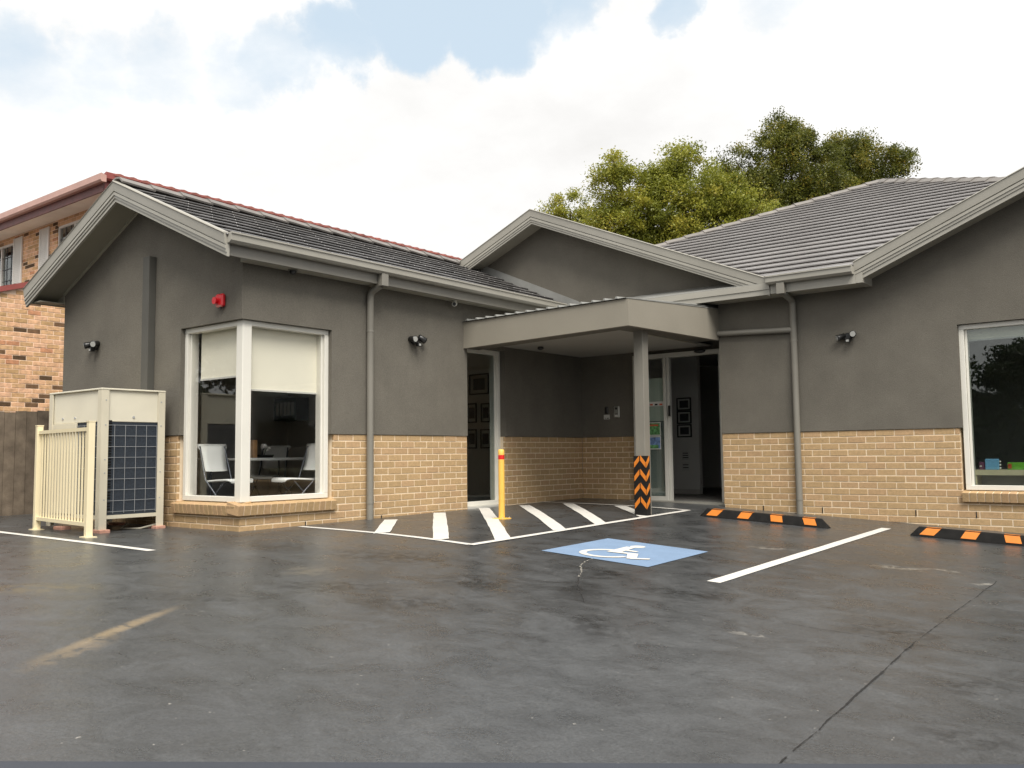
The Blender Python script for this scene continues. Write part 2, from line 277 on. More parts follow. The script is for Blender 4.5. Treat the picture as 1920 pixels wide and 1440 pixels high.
# ------------------------------------------------------------------ mesh helpers
ORG = {}
def empty(name, loc, label=None, cat=None, group=None, kind=None):
    o = bpy.data.objects.new(name, None); COL.objects.link(o); o.location = loc; o.empty_display_size = .2; ORG[o] = Vector(loc)
    tag(o, label, cat, group, kind); return o
def tag(o, label=None, cat=None, group=None, kind=None):
    for k, v in (('label', label), ('category', cat), ('group', group), ('kind', kind)):
        if v: o[k] = v
    return o
def link(name, me, parent=None, loc=None):
    o = bpy.data.objects.new(name, me); COL.objects.link(o)
    if parent is not None:
        o.parent = parent; ORG[o] = ORG[parent]
        if loc is not None: o.location = Vector(loc) - ORG[parent]
    else:
        ORG[o] = Vector((0, 0, 0)) if loc is None else Vector(loc)
        if loc is not None: o.location = loc
    return o
class B:
    def __init__(s): s.v = []; s.f = []; s.sm = []
    def add(s, vs_, fs, smooth=False):
        n = len(s.v); s.v += [tuple(q) for q in vs_]; s.f += [tuple(i + n for i in f) for f in fs]; s.sm += [smooth] * len(fs); return s
    def hexa(s, p): return s.add(p, [(0, 3, 2, 1), (4, 5, 6, 7), (0, 1, 5, 4), (1, 2, 6, 5), (2, 3, 7, 6), (3, 0, 4, 7)])
    def box(s, x0, x1, y0, y1, z0, z1): return s.hexa([(x0, y0, z0), (x1, y0, z0), (x1, y1, z0), (x0, y1, z0), (x0, y0, z1), (x1, y0, z1), (x1, y1, z1), (x0, y1, z1)])
    def obox(s, c, ax, ay, az):      # oriented box: centre and three half-axis vectors
        c, ax, ay, az = map(Vector, (c, ax, ay, az))
        return s.hexa([c - ax - ay - az, c + ax - ay - az, c + ax + ay - az, c - ax + ay - az, c - ax - ay + az, c + ax - ay + az, c + ax + ay + az, c - ax + ay + az])
    def prism(s, poly, vec):
        n = len(poly); a = [Vector(q) for q in poly]; b = [q + Vector(vec) for q in a]
        return s.add(a + b, [tuple(range(n - 1, -1, -1)), tuple(range(n, 2 * n))] + [(i, (i + 1) % n, n + (i + 1) % n, n + i) for i in range(n)])
    def loft(s, rings, caps=True, smooth=True):
        n = len(rings[0]); vs_ = [q for r in rings for q in r]; fs = []
        for k in range(len(rings) - 1):
            for i in range(n): fs.append((k * n + i, k * n + (i + 1) % n, (k + 1) * n + (i + 1) % n, (k + 1) * n + i))
        s.add(vs_, fs, smooth)
        if caps:
            s.add(rings[0], [tuple(range(n - 1, -1, -1))]); s.add(rings[-1], [tuple(range(n))])
        return s
    def tube(s, pts, r, n=12, caps=True):
        pts = [Vector(q) for q in pts]; rs = r if isinstance(r, (list, tuple)) else [r] * len(pts); rings = []; up = None
        for i, q in enumerate(pts):
            d = (pts[min(i + 1, len(pts) - 1)] - pts[max(i - 1, 0)]).normalized()
            if up is None: up = d.orthogonal().normalized()
            u = (up - d * up.dot(d)).normalized(); v = d.cross(u); up = u
            rings.append([q + (u * math.cos(2 * math.pi * k / n) + v * math.sin(2 * math.pi * k / n)) * rs[i] for k in range(n)])
        return s.loft(rings, caps)
    def ball(s, c, r, n=14, m=8, sx=(1, 1, 1)):
        rings = []
        for j in range(m + 1):
            a = math.pi * min(max(j / m, .02), .98)
            rings.append([(c[0] + sx[0] * r * math.sin(a) * math.cos(2 * math.pi * i / n), c[1] + sx[1] * r * math.sin(a) * math.sin(2 * math.pi * i / n), c[2] - sx[2] * r * math.cos(a)) for i in range(n)])
        return s.loft(rings)
    def mesh(s, name, m, org=(0, 0, 0), bevel=0.0):
        me = bpy.data.meshes.new(name); o = Vector(org)
        me.from_pydata([tuple(Vector(q) - o) for q in s.v], [], s.f); me.polygons.foreach_set('use_smooth', s.sm)
        if bevel:
            bm = bmesh.new(); bm.from_mesh(me); bmesh.ops.remove_doubles(bm, verts=bm.verts, dist=1e-6)
            bmesh.ops.bevel(bm, geom=[e for e in bm.edges if len(e.link_faces) == 2 and e.calc_face_angle(0) > .5], offset=bevel, segments=1, affect='EDGES', profile=.5, clamp_overlap=True)
            bm.to_mesh(me); bm.free()
        me.materials.append(MT[m] if isinstance(m, str) else m); me.update(); return me
    def build(s, name, m, parent=None, bevel=0.0, loc=None):
        if parent is None: return link(name, s.mesh(name, m, loc or (0, 0, 0), bevel), None, loc)
        return link(name, s.mesh(name, m, ORG[parent], bevel), parent)
def box(name, m, parent, *a, bevel=0.0): return B().box(*a).build(name, m, parent, bevel)
def wall(b, axis, plane, th, a0, a1, z0, z1, holes=()):
    # axis 'x': face at y=plane looking to -Y ; axis 'y': face at x=plane looking to +X
    xs = sorted({a0, a1, *[min(max(q, a0), a1) for h in holes for q in h[:2]]}); zs = sorted({z0, z1, *[min(max(q, z0), z1) for h in holes for q in h[2:]]})
    for i in range(len(xs) - 1):
        k = 0
        while k < len(zs) - 1:
            inh = lambda kk: any(h[0] - 1e-6 <= xs[i] and xs[i + 1] <= h[1] + 1e-6 and h[2] - 1e-6 <= zs[kk] and zs[kk + 1] <= h[3] + 1e-6 for h in holes)
            if inh(k): k += 1; continue
            j = k
            while j + 1 < len(zs) - 1 and not inh(j + 1): j += 1
            if axis == 'x': b.box(xs[i], xs[i + 1], plane, plane + th, zs[k], zs[j + 1])
            else: b.box(plane - th, plane, xs[i], xs[i + 1], zs[k], zs[j + 1])
            k = j + 1
    return b
BRM = {}
def bricks(parent, axis, plane, a0, a1, ztop, rows, phase, m, holes=(), course=.086, name='brick', jit=.002, zmin=None):
    for k in range(rows):
        zt = ztop - course * k - .005; zb = zt - .075; zm = (zt + zb) / 2
        iv = []
        ph = phase[k % 2]; i0 = math.floor((a0 - ph) / .24) - 1
        a = ph + .24 * i0
        while a < a1:
            s, e = max(a + .006, a0), min(a + .234, a1); a += .24
            segs = [(s, e)]
            for h in holes:
                if h[2] < zm < h[3]:
                    segs = [q for s_, e_ in segs for q in ((s_, min(e_, h[0])), (max(s_, h[1]), e_)) if q[1] - q[0] > .0]
            iv += [q for q in segs if q[1] - q[0] > .022]
        for s, e in iv:
            ln = round((e - s) / .005) * .005; key = (m, ln, axis)
            if key not in BRM:
                bb = B()
                if axis == 'x': bb.box(-ln / 2, ln / 2, 0, .04, -.0375, .0375)
                else: bb.box(-.04, 0, -ln / 2, ln / 2, -.0375, .0375)
                BRM[key] = bb.mesh(name, m, bevel=.0035)
            c = (s + e) / 2; d = random.uniform(-jit, jit)
            link(name, BRM[key], parent, (c, plane + d, zm) if axis == 'x' else (plane + d, c, zm))

# ------------------------------------------------------------------ ground
def GH(x, y):
    x_ = min(x, 9.0); return -0.018 + 0.010 * min(max(y, -12), 3) - .055 * .5 * math.log1p(math.exp((x_ - 2.0) / .5))
gx = [-300, -120, -60, -30, -20] + [-14 + .25 * i for i in range(113)] + [18, 25, 40, 80, 160, 300]
gy = [-300, -120, -60, -30, -20] + [-15 + .25 * i for i in range(89)] + [10, 14, 20, 40, 80, 160, 300]
b = B(); nx = len(gx)
b.add([(x, y, GH(x, y)) for y in gy for x in gx], [(j * nx + i, j * nx + i + 1, (j + 1) * nx + i + 1, (j + 1) * nx + i) for j in range(len(gy) - 1) for i in range(nx - 1)], True)
ground = tag(b.build('car_park', 'ground'), kind='structure')
def strip(name, m, p0, p1, w_, dz=.004, n=None, parent=ground, jitter=0.0, e0=None, e1=None):
    # painted strip draped on the ground; e0/e1: direction of the cut ends
    p0, p1 = Vector((*p0, 0)), Vector((*p1, 0)); d = (p1 - p0); ln = d.length; d.normalize(); nrm = Vector((-d.y, d.x, 0)); n = n or max(2, int(ln / .25))
    b = B(); vs_ = []
    for i in range(n + 1):
        q = p0 + d * ln * i / n
        for s in (-1, 1):
            t = q + nrm * s * (w_ / 2 + random.uniform(-jitter, jitter))
            if i == 0 and e0 is not None: t = t + d * (e0 * s * w_ / 2)
            if i == n and e1 is not None: t = t + d * (e1 * s * w_ / 2)
            vs_.append((t.x, t.y, GH(t.x, t.y) + dz))
    b.add(vs_, [(2 * i, 2 * i + 2, 2 * i + 3, 2 * i + 1) for i in range(n)]); return b.build(name, m, parent)
def patch(name, m, poly_fn, nu, nv, dz, parent=ground):
    b = B(); vs_ = []
    for j in range(nv + 1):
        for i in range(nu + 1):
            x, y = poly_fn(i / nu, j / nv); vs_.append((x, y, GH(x, y) + dz))
    b.add(vs_, [(j * (nu + 1) + i, j * (nu + 1) + i + 1, (j + 1) * (nu + 1) + i + 1, (j + 1) * (nu + 1) + i) for j in range(nv) for i in range(nu)]); return b.build(name, m, parent)
strip('painted_line', 'white_paint', (.10, -3.05), (2.86, -3.17), .085, jitter=.003)
strip('painted_line', 'white_paint', (2.855, -3.21), (2.665, 1.60), .085, .008, jitter=.003)
strip('painted_line', 'white_paint', (2.70, 1.575), (.03, 1.70), .06, .012, jitter=.003)
for q0, q1 in [((.372, -1.865), (1.508, -3.09)), ((.125, -.72), (2.38, -3.11)), ((.07, .28), (2.81, -2.66)), ((.258, .995), (2.74, -1.58)), ((.60, 1.64), (2.72, -.72)), ((1.55, 1.6), (2.66, .42))]:
    strip('hatch_stripe', 'white_paint', q0, q1, .165, .006, jitter=.004, e0=0, e1=-.7)
strip('painted_line', 'white_paint', (5.406, -3.295), (5.284, 1.643), .11, jitter=.003)
strip('painted_line', 'white_paint', (-4.6, -5.18), (.907, -5.345), .085, jitter=.003)
SQ = [(3.537, -2.996), (4.701, -3.066), (4.654, -1.848), (3.497, -1.785)]
def sqm(u, v):
    a = [SQ[0][i] * (1 - u) + SQ[1][i] * u for i in (0, 1)]; c = [SQ[3][i] * (1 - u) + SQ[2][i] * u for i in (0, 1)]
    return tuple(a[i] * (1 - v) + c[i] * v for i in (0, 1))
patch('blue_panel', 'blue_paint', sqm, 10, 10, .004)
# wheelchair symbol
sb = B()
def flat(pts):
    dz_ = .0062 + .00010 * len(sb.f); sb.add([(x, y, GH(x, y) + dz_) for x, y in pts], [tuple(range(len(pts)))])
def rib(path, w_):
    for (x0, y0), (x1, y1) in zip(path, path[1:]):
        d = Vector((x1 - x0, y1 - y0)).normalized(); n = Vector((-d.y, d.x)) * w_ / 2
        flat([(x0 - n.x, y0 - n.y), (x1 - n.x, y1 - n.y), (x1 + n.x, y1 + n.y), (x0 + n.x, y0 + n.y)])
hc = (4.035, -2.10); flat([(hc[0] + .072 * math.cos(a), hc[1] + .082 * math.sin(a)) for a in [i * math.pi / 12 for i in range(24)]])
WC = (4.06, -2.68); A_ = [R(108 + 236 * i / 28) for i in range(29)]
for a0, a1 in zip(A_, A_[1:]):
    flat([(WC[0] + r_ * math.cos(t), WC[1] + r_ * math.sin(t)) for r_, t in ((.195, a0), (.195, a1), (.262, a1), (.262, a0))])
flat([(3.965, -2.19), (4.06, -2.19), (4.125, -2.57), (4.0, -2.60)])
flat([(4.07, -2.36), (4.215, -2.385), (4.215, -2.44), (4.075, -2.43)])
flat([(4.0, -2.545), (4.285, -2.51), (4.26, -2.59), (4.0, -2.61)])
flat([(4.205, -2.575), (4.285, -2.51), (4.43, -2.80), (4.35, -2.83)])
flat([(4.37, -2.76), (4.50, -2.675), (4.525, -2.735), (4.385, -2.83)])
sb.build('wheelchair_symbol', 'white_paint', ground)
for i, v in enumerate([((7.235, -6.75), (7.089, -4.252)), ((7.089, -4.252), (7.036, -1.504)), ((5.0, -4.285), (7.089, -4.252)), ((7.089, -4.252), (9.0, -4.22))]):
    a_, c_ = Vector(v[0]), Vector(v[1]); t_ = 0.0; ln_ = (c_ - a_).length; off = Vector((0, 0)); w0 = (.009, .005, .004, .003)[i]
    while t_ < ln_:
        l_ = random.uniform(.12, .4); t1 = min(t_ + l_, ln_); o2 = Vector((random.uniform(-.007, .007), random.uniform(-.007, .007)))
        strip('control_joint', 'joint_dark', a_.lerp(c_, t_ / ln_) + off, a_.lerp(c_, t1 / ln_) + o2, w0 * random.uniform(.35, 1.2), .003, n=8, jitter=.002); off = o2; t_ = t1 + (random.uniform(.02, .08) if random.random() < .3 else 0)
mat('crack_pale', (.24, .225, .195), .9, .3, 20)
for q0, q1, w_ in [((4.117, -2.99), (4.164, -3.208), .006), ((4.164, -3.208), (4.277, -3.448), .008), ((4.277, -3.448), (4.432, -3.655), .011), ((4.432, -3.655), (4.551, -3.876), .007)]: strip('crack', 'crack_pale', q0, q1, w_, .003, n=14, jitter=.009)
for q0, q1, w_ in [((4.551, -3.876), (4.746, -4.177), .007), ((4.746, -4.177), (5.124, -4.65), .005)]: strip('crack', 'joint_dark', q0, q1, w_, .003, n=16, jitter=.006)
dd = Vector((7.90 - 5.19, -5.905 + 8.343)).normalized(); nn_ = Vector((dd.y, -dd.x))
e0 = Vector((5.19, -8.343)) - dd * 4 + nn_ * .20; e1 = Vector((7.9, -5.905)) + dd * 5 + nn_ * .20
mat('edge_strip', (.035, .040, .052), .5, .1, 4)
strip('edge_strip', 'edge_strip', e0, e1, .40, .005)

# ------------------------------------------------------------------ main building
bld = empty('office_building', (0, 0, 0), 'low grey rendered building with tan brick base, gables and a flat entry canopy', 'building')
WL, YF, YB, XR, YR, RT_ = -4.2, -3.8, 2.96, 2.785, 2.511, .012
ZT = 1.032; PT = .435
def ztop(x): return 4.20 - PT * abs(x + 2.1)
# window and door openings
H_side = [(YF - 1, -2.52, .25, 2.31), (0.0, .87, -1, 2.335)]
H_front = [(-1.215, 1, .25, 2.31)]
H_right = [(5.995, 8.6, .25, 2.325)]
# rendered walls above the brick
b = B(); wall(b, 'y', RT_, .22, YF - RT_, -.0, ZT, 3.0, H_side); wall(b, 'y', RT_, .22, 0.0, YB, ZT, 3.0, H_side); b.build('rendered_wall', 'render', bld)
b = B(); wall(b, 'x', YF - RT_, .22, WL, RT_ - .22, ZT, 3.0, H_front)
b.prism([(WL, YF - RT_, 3.0), (RT_, YF - RT_, 3.0), (RT_, YF - RT_, ztop(0) - .07), (-2.1, YF - RT_, ztop(-2.1) - .07), (WL, YF - RT_, ztop(WL) - .07)], (0, .2, 0)); b.build('rendered_wall', 'render', bld)
b = B(); wall(b, 'x', YB - RT_, .2, 0, 1.07, ZT, 2.98); wall(b, 'x', YB - RT_, .2, 1.07, XR, 2.335, 2.98); b.build('rendered_wall', 'render', bld)
b = B(); wall(b, 'x', YR - RT_, .22, XR, 11.0, ZT, 3.0, H_right)
b.box(XR - RT_, XR, YR - RT_, 2.95, ZT, 2.98)
zr = lambda x: 4.475 - .42 * abs(x - 7.9)
b.prism([(4.7, YR - RT_, 3.0), (11.1, YR - RT_, 3.0), (11.1, YR - RT_, zr(11.1) - .07), (7.9, YR - RT_, zr(7.9) - .07), (4.7, YR - RT_, zr(4.7) - .07)], (0, .2, 0)); b.build('rendered_wall', 'render', bld)
zm_ = lambda x: 4.865 - .418 * abs(x + .386)
b = B().prism([(-2.6, YR - RT_, zm_(-2.6) - .07), (-2.6, YR - RT_, 2.99), (3.9, YR - RT_, 2.99), (3.9, YR - RT_, zm_(3.9) - .02), (-.386, YR - RT_, zm_(-.386) - .07)], (0, .18, 0)); b.build('gable_wall', 'render', bld)
# outer shell not seen from the car park
b = B(); wall(b, 'y', WL + .2, .2, YF + .21, 17, -.3, 3.0, [(-3.55, -2.15, .9, 2.2), (.4, 2.0, .9, 2.2)]); b.box(10.8, 11.0, YR + .25, 17, -.6, 3.0); b.box(WL, 11.0, 17, 17.2, -.5, 3.0); b.build('outer_wall', 'render', bld)  # openings in the unseen wall are added to let daylight into the rooms
# brick walls: mortar backing as the part, bricks as its pieces
def brickwall(axis, plane, a0, a1, rows, phase, holes, th=.2, i0=0, i1=0):
    b = B(); wall(b, axis, plane + (.004 if axis == 'x' else -.004), th, a0 + i0, a1 - i1, -.5, ZT - .004, holes)
    p_ = b.build('brick_wall', 'mortar', bld); bricks(p_, axis, plane, a0, a1, ZT, rows, phase, 'brick', holes); return p_
sillS = [(YF - 1, -2.47, .135, 2.31)]; sillF = [(-1.27, 1, .135, 2.31)]; sillR = [(5.96, 8.65, .135, 2.325)]
w1 = brickwall('y', 0, YF, 0.0, 14, (.005 - .24, -.115), [(YF - 1, -2.47, .135, 2.31)], i0=.012)
w2 = brickwall('y', 0, .87, YB, 13, (YB, YB - .12), [])
w3 = brickwall('x', YB, 0.0, 1.07, 13, (.075, .194), [])
w4 = brickwall('x', YR, XR, 9.2, 15, (XR, XR + .115), sillR)
w5 = brickwall('x', YF, WL, 0.0, 14, (-.005, -.12), sillF, i1=.012)
b = B(); b.box(XR - .004, XR + .1, YR + .02, 2.95, -.5, ZT - .004); rv = b.build('brick_wall', 'mortar', bld)
for k in range(12):
    box('brick', 'brick', rv, XR - .012, XR + .02, YR + .006, YR + .20, ZT - .086 * k - .08, ZT - .086 * k - .004)
    box('brick', 'brick', rv, XR - .012, XR + .02, YR + .21, 2.93, ZT - .086 * k - .08, ZT - .086 * k - .004)
# weep holes
for (x, k) in [(3.365, 12), (4.205, 12), (5.4, 12), (6.1, 12)]: box('weep_hole', 'dark', w4, x, x + .012, YR - .003, YR + .02, ZT - .086 * k - .08, ZT - .086 * k - .004)
for (y, k) in [(-1.68, 12), (-2.9, 12)]: box('weep_hole', 'dark', w1, -.02, .003, y, y + .012, ZT - .086 * k - .08, ZT - .086 * k - .004)

# brick-on-edge sills
def sill(parent, axis, plane, a0, a1, ztop_):
    n = round((a1 - a0) / .0855); st = (a1 - a0) / n; ln = st - .010
    o = .065
    # section in (outward, z): sloping top
    sec = [(-.16, ztop_ + .012), (o, ztop_ - .03), (o - .022, ztop_ - .145), (-.16, ztop_ - .118)]
    bb = B()
    if axis == 'x': bb.prism([(-ln / 2, -q[0], q[1] - ztop_) for q in sec], (ln, 0, 0))
    else: bb.prism([(q[0], -ln / 2, q[1] - ztop_) for q in sec], (0, ln, 0))
    me = bb.mesh('sill_brick', 'brick', bevel=.004)
    for i in range(n):
        c = a0 + st * (i + .5)
        link('sill_brick', me, parent, (c, plane, ztop_) if axis == 'x' else (plane, c, ztop_))
    mo = B(); sec2 = [(-.155, ztop_ + .004), (o - .008, ztop_ - .034), (o - .028, ztop_ - .138), (-.155, ztop_ - .112)]
    if axis == 'x': mo.prism([(a0 + .008, plane - q[0], q[1]) for q in sec2], (a1 - a0 - .016, 0, 0))
    else: mo.prism([(plane + q[0], a0 + .008, q[1]) for q in sec2], (0, a1 - a0 - .016, 0))
    mo.build('sill_mortar', 'mortar', parent)

# windows
def win(axis, plane, a0, a1, z0, z1, fr=.06, dep=.09, m='frame', gm='glass', name='window', sides='lrtb', inner=True):
    # frame boxes around an opening; plane = outer face of the frame
    def bx(b, u0, u1, d0, d1, za, zb):
        if axis == 'x': b.box(u0, u1, plane + d0, plane + d1, za, zb)
        else: b.box(plane - d1, plane - d0, u0, u1, za, zb)
    pane = B(); bx(pane, a0 + .01, a1 - .01, .045, .051, z0 + .02, z1 - .02); p_ = pane.build(name, gm, bld)
    jobs = []
    if 'b' in sides: jobs.append((a0, a1, z0, z0 + fr))
    if 't' in sides: jobs.append((a0, a1, z1 - fr, z1))
    if 'l' in sides: jobs.append((a0, a0 + fr, z0 + fr, z1 - fr))
    if 'r' in sides: jobs.append((a1 - fr, a1, z0 + fr, z1 - fr))
    for u0, u1, za, zb in jobs:
        f = B(); bx(f, u0, u1, 0, dep, za, zb); f.build('frame', m, p_, .004)
    if inner:
        for u in ([a0 + fr] if 'l' in sides else []) + ([a1 - fr - .035] if 'r' in sides else []):
            f = B(); bx(f, u + .004, u + .031, .035, dep + .04, z0 + fr, z1 - fr); f.build('glazing_bead', m, p_)
    return p_
ws = win('y', -.045, YF + .055, -2.52, .258, 2.308, sides='rtb', gm='glass_blind')
sill(ws, 'y', 0.0, YF - .064, -2.46, .258)
wf = win('x', YF + .045, -1.215, -.055, .258, 2.308, sides='ltb', gm='glass_blind')
sill(wf, 'x', YF, -1.30, -.004, .256)
b = B(); b.box(-.16, -.038, YF + .038, YF + .16, .256, 2.309); b.build('corner_post', 'frame', ws, .006)
wr = win('x', YR + .045, 5.995, 8.6, .258, 2.322, gm='glass_dark'); sill(wr, 'x', YR, 5.96, 8.65, .258)
wd = win('y', -.085, 0.0, .87, .012, 2.333, fr=.065, gm='glass_dark', m='frame', name='window')
b = B(); b.box(-.22, .01, 0.005, .865, -.02, .012); b.build('door_sill', 'frame_dim', wd)

# entrance: side light and open doorway
dr = empty('entrance', (0, 0, 0)); dr.parent = bld; ORG[dr] = Vector((0, 0, 0))
YD = 2.86
for nm, a in dict(jamb=(1.072, 1.135, YD, YD + .11, 0.0, 2.262), mullion=(1.622, 1.675, YD, YD + .11, 0.0, 2.262), door_stile=(1.678, 1.722, YD + .02, YD + .09, 0.0, 2.262), jamb_far=(2.577, 2.632, YD, YD + .11, 0.0, 2.262), header=(1.072, 2.632, YD - .002, YD + .11, 2.262, 2.333), sill_rail=(1.135, 1.622, YD + .003, YD + .10, .0, .075)).items():
    box({'jamb_far': 'jamb'}.get(nm, nm), 'frame_dim', dr, *a, bevel=.003)
box('side_light', 'glass_blind', dr, 1.135, 1.622, YD + .05, YD + .056, .075, 2.262)
box('privacy_film', 'film', dr, 1.137, 1.62, YD + .060, YD + .063, 1.27, 1.95); box('privacy_film', 'film_dark', dr, 1.137, 1.62, YD + .060, YD + .063, .08, 1.268)
box('door_handle', 'black_plastic', dr, 1.714, 1.735, YD - .02, YD + .02, 1.33, 1.50)
b = B().ball((2.29, YD - .03, 2.315), .06, 16, 8, (1.6, 1, .5)); b.build('door_sensor', 'black_plastic', dr)
box('threshold', 'plate', dr, 1.07, 2.70, 2.70, 2.98, -.03, .012)
box('wall_return', 'render', dr, 2.633, XR + .02, YD + .02, YD + .10, 0, 2.36)

# ---- interior
itr = empty('interior', (0, 0, 0)); itr.parent = bld; ORG[itr] = Vector((0, 0, 0))
box('room_floor', 'int_floor', itr, WL + .2, -.22, YF + .22, YB, -.05, .035); box('room_floor', 'int_floor', itr, .0, XR + .1, YB + .19, 8, -.05, .012); box('room_floor', 'int_floor', itr, 3.0, 10.8, YR + .22, 7, -.3, .035)
box('room_ceiling', 'int_ceiling', itr, WL + .2, -.21, YF + .21, YB, 2.6, 2.66); box('room_ceiling', 'int_ceiling', itr, .0, 3, YB + .19, 8, 2.6, 2.66); box('room_ceiling', 'int_ceiling', itr, 3.0, 10.8, YR + .21, 7, 2.7, 2.76)
box('partition', 'int_wall', itr, WL + .2, -.21, -.14, -.04, .035, 2.6); box('partition', 'int_wall', itr, WL + .2, -.21, 2.42, 2.5, .035, 2.6); b = B(); wall(b, 'y', WL + .26, .055, YF + .21, 2.42, .035, 2.6, [(-3.55, -2.15, .9, 2.2), (.4, 2.0, .9, 2.2)]); b.build('partition', 'int_wall', itr)
for ya_, yb_ in ((-3.55, -2.15), (.4, 2.0)): box('added_light_pane', 'glass_blind', itr, WL + .10, WL + .105, ya_, yb_, .9, 2.2)  # unseen windows added to brighten the rooms behind the glass
box('partition', 'int_wall', itr, -.6, 1.15, 5.0, 5.1, .012, 2.6); box('partition', 'int_wall', itr, -.5, -.4, YB + .2, 5.0, .012, 2.6); box('partition', 'int_wall', itr, 2.72, 2.98, 2.96, 8, .012, 2.6); box('partition', 'int_wall', itr, -.6, 2.98, 8, 8.1, .012, 2.6)
box('partition', 'int_wall', itr, 3.0, 10.8, 6.9, 7.0, .035, 2.7); box('skirting', 'cupboard', itr, -.39, 1.15, 4.985, 4.999, .012, .10)
box('cupboard', 'cupboard', itr, -4.0, -2.0, -.50, -.15, .04, .92, bevel=.01); box('cupboard', 'cupboard', itr, -3.0, -2.0, -.45, -.15, 1.25, 2.1, bevel=.01)
box('wall_shelf', 'dark', itr, -3.95, -3.35, -.42, -.15, 1.36, 1.74)
for i in range(5): box('folder', 'paper', itr, -3.88 + .1 * i, -3.81 + .1 * i, -.424, -.2, 1.44, 1.66)
box('bookcase', 'cupboard', itr, -1.9, -1.2, -.42, -.15, .04, 2.1, bevel=.01)

# ---- roofs
def barge(name, pts, y, drop=.25, m='trim'):
    # stepped metal-capped barge board along a rake polyline (x, z), face looking to -Y
    sec = [(-.045, .012), (-.052, 0), (-.040, -.012), (-.030, -.118), (-.012, -.121), (-.012, -.129), (-.026, -.132), (-.026, -.168), (-.014, -.171), (-.014, -.205), (-.002, -.208), (-.002, -drop), (.03, -drop), (.03, .012)]
    b = B(); rings = [[(x, y + q[0], z + q[1]) for q in sec] for x, z in pts]; b.loft(rings, True, False); return b.build(name, m, bld)
def gutter(parent, axis, plane, a0, a1, z0=3.06):
    sec = [(0, 0), (.075, -.004), (.108, .022), (.112, .085), (.125, .092), (.125, .108), (.105, .11), (0, .095)]
    b = B()
    if axis == 'y': b.prism([(plane + q[0], a0, z0 + q[1]) for q in sec], (0, a1 - a0, 0))
    else: b.prism([(a0, plane - q[0], z0 + q[1]) for q in sec], (a1 - a0, 0, 0))
    return b.build('gutter', 'trim', parent)
# left wing
rl = B(); yb0, yb1 = -4.19, YR - .02
rl.prism([(-4.5, yb0, ztop(-4.5) - .05), (-2.1, yb0, ztop(-2.1) - .05), (.29, yb0, ztop(.29) - .05), (.25, yb0, ztop(.29) - .10), (-2.1, yb0, ztop(-2.1) - .12), (-4.46, yb0, ztop(-4.5) - .10)], (0, yb1 - yb0, 0))
roofL = rl.build('wing_roof', 'tile', bld)
barge('barge_board', [(-4.53, ztop(-4.53)), (-2.1, ztop(-2.1)), (.29, ztop(.29))], -4.20)
b = B()
for s in (-1, 1):
    xe = -2.1 + s * 2.34
    b.hexa([(-2.1, -4.17, ztop(-2.1) - .20), (xe, -4.17, ztop(xe) - .20), (xe, YF - .005, ztop(xe) - .20), (-2.1, YF - .005, ztop(-2.1) - .20), (-2.1, -4.17, ztop(-2.1) - .18), (xe, -4.17, ztop(xe) - .18), (xe, YF - .005, ztop(xe) - .18), (-2.1, YF - .005, ztop(-2.1) - .18)])
b.build('gable_soffit', 'soffit_gable', bld)
b = B()
for s in (-1, 1):
    xe = -2.1 + s * 2.10
    b.hexa([(-2.1, YF - .04, ztop(-2.1) - .225), (xe, YF - .04, ztop(xe) - .225), (xe, YF - .013, ztop(xe) - .225), (-2.1, YF - .013, ztop(-2.1) - .225), (-2.1, YF - .04, ztop(-2.1) - .20), (xe, YF - .04, ztop(xe) - .20), (xe, YF - .013, ztop(xe) - .20), (-2.1, YF - .013, ztop(-2.1) - .20)])
b.build('soffit_trim', 'soffit', bld)
b = B(); b.box(.225, .25, -4.17, 2.08, 2.935, 3.15); fas = b.build('fascia', 'trim_dark', bld); gutter(fas, 'y', .25, -4.20, 2.05)
b = B(); b.box(-4.45, -4.425, -4.17, 2.08, 2.935, 3.15); b.build('fascia', 'trim_dark', bld)
box('soffit', 'soffit', bld, .012, .225, YF - .02, 2.1, 2.945, 2.957); box('soffit', 'soffit', bld, -4.425, WL, -4.15, 2.1, 2.945, 2.957)
box('soffit_end', 'soffit', bld, .013, .224, YF - .04, YF - .022, 2.945, 3.10); box('soffit_end', 'soffit_gable', bld, -4.424, WL - .001, YF - .03, YF - .012, 2.945, 3.10)
ca, sa = math.cos(math.atan(PT)), math.sin(math.atan(PT))
S_ = Vector((-ca, 0, sa)); Nn = Vector((sa, 0, ca)); gau = 2.385 / 9 / ca
tw = .33; Pn = lambda u, s, n: Vector((0, u, 0)) + S_ * s + Nn * n
tb = B(); tb.hexa([Pn(0, 0, .034), Pn(tw - .005, 0, .034), Pn(tw - .005, .34, .0), Pn(0, .34, .0), Pn(0, 0, .055), Pn(tw - .005, 0, .055), Pn(tw - .005, .34, .020), Pn(0, .34, .020)])
tme = tb.mesh('roof_tile', 'tile', bevel=.006)
for r_ in range(9):
    for c in range(21):
        y = yb0 - .02 + tw * c + (tw / 2 if r_ % 2 else 0) - tw / 2
        if y < yb0 - .03: y = yb0 - .03 + .0
        if y > yb1 - .12: continue
        base = Vector((.30, 0, ztop(.30) - .052)) + S_ * (gau * r_)
        o = link('roof_tile', tme, roofL, (base.x, y, base.z + random.uniform(-.002, .002)))
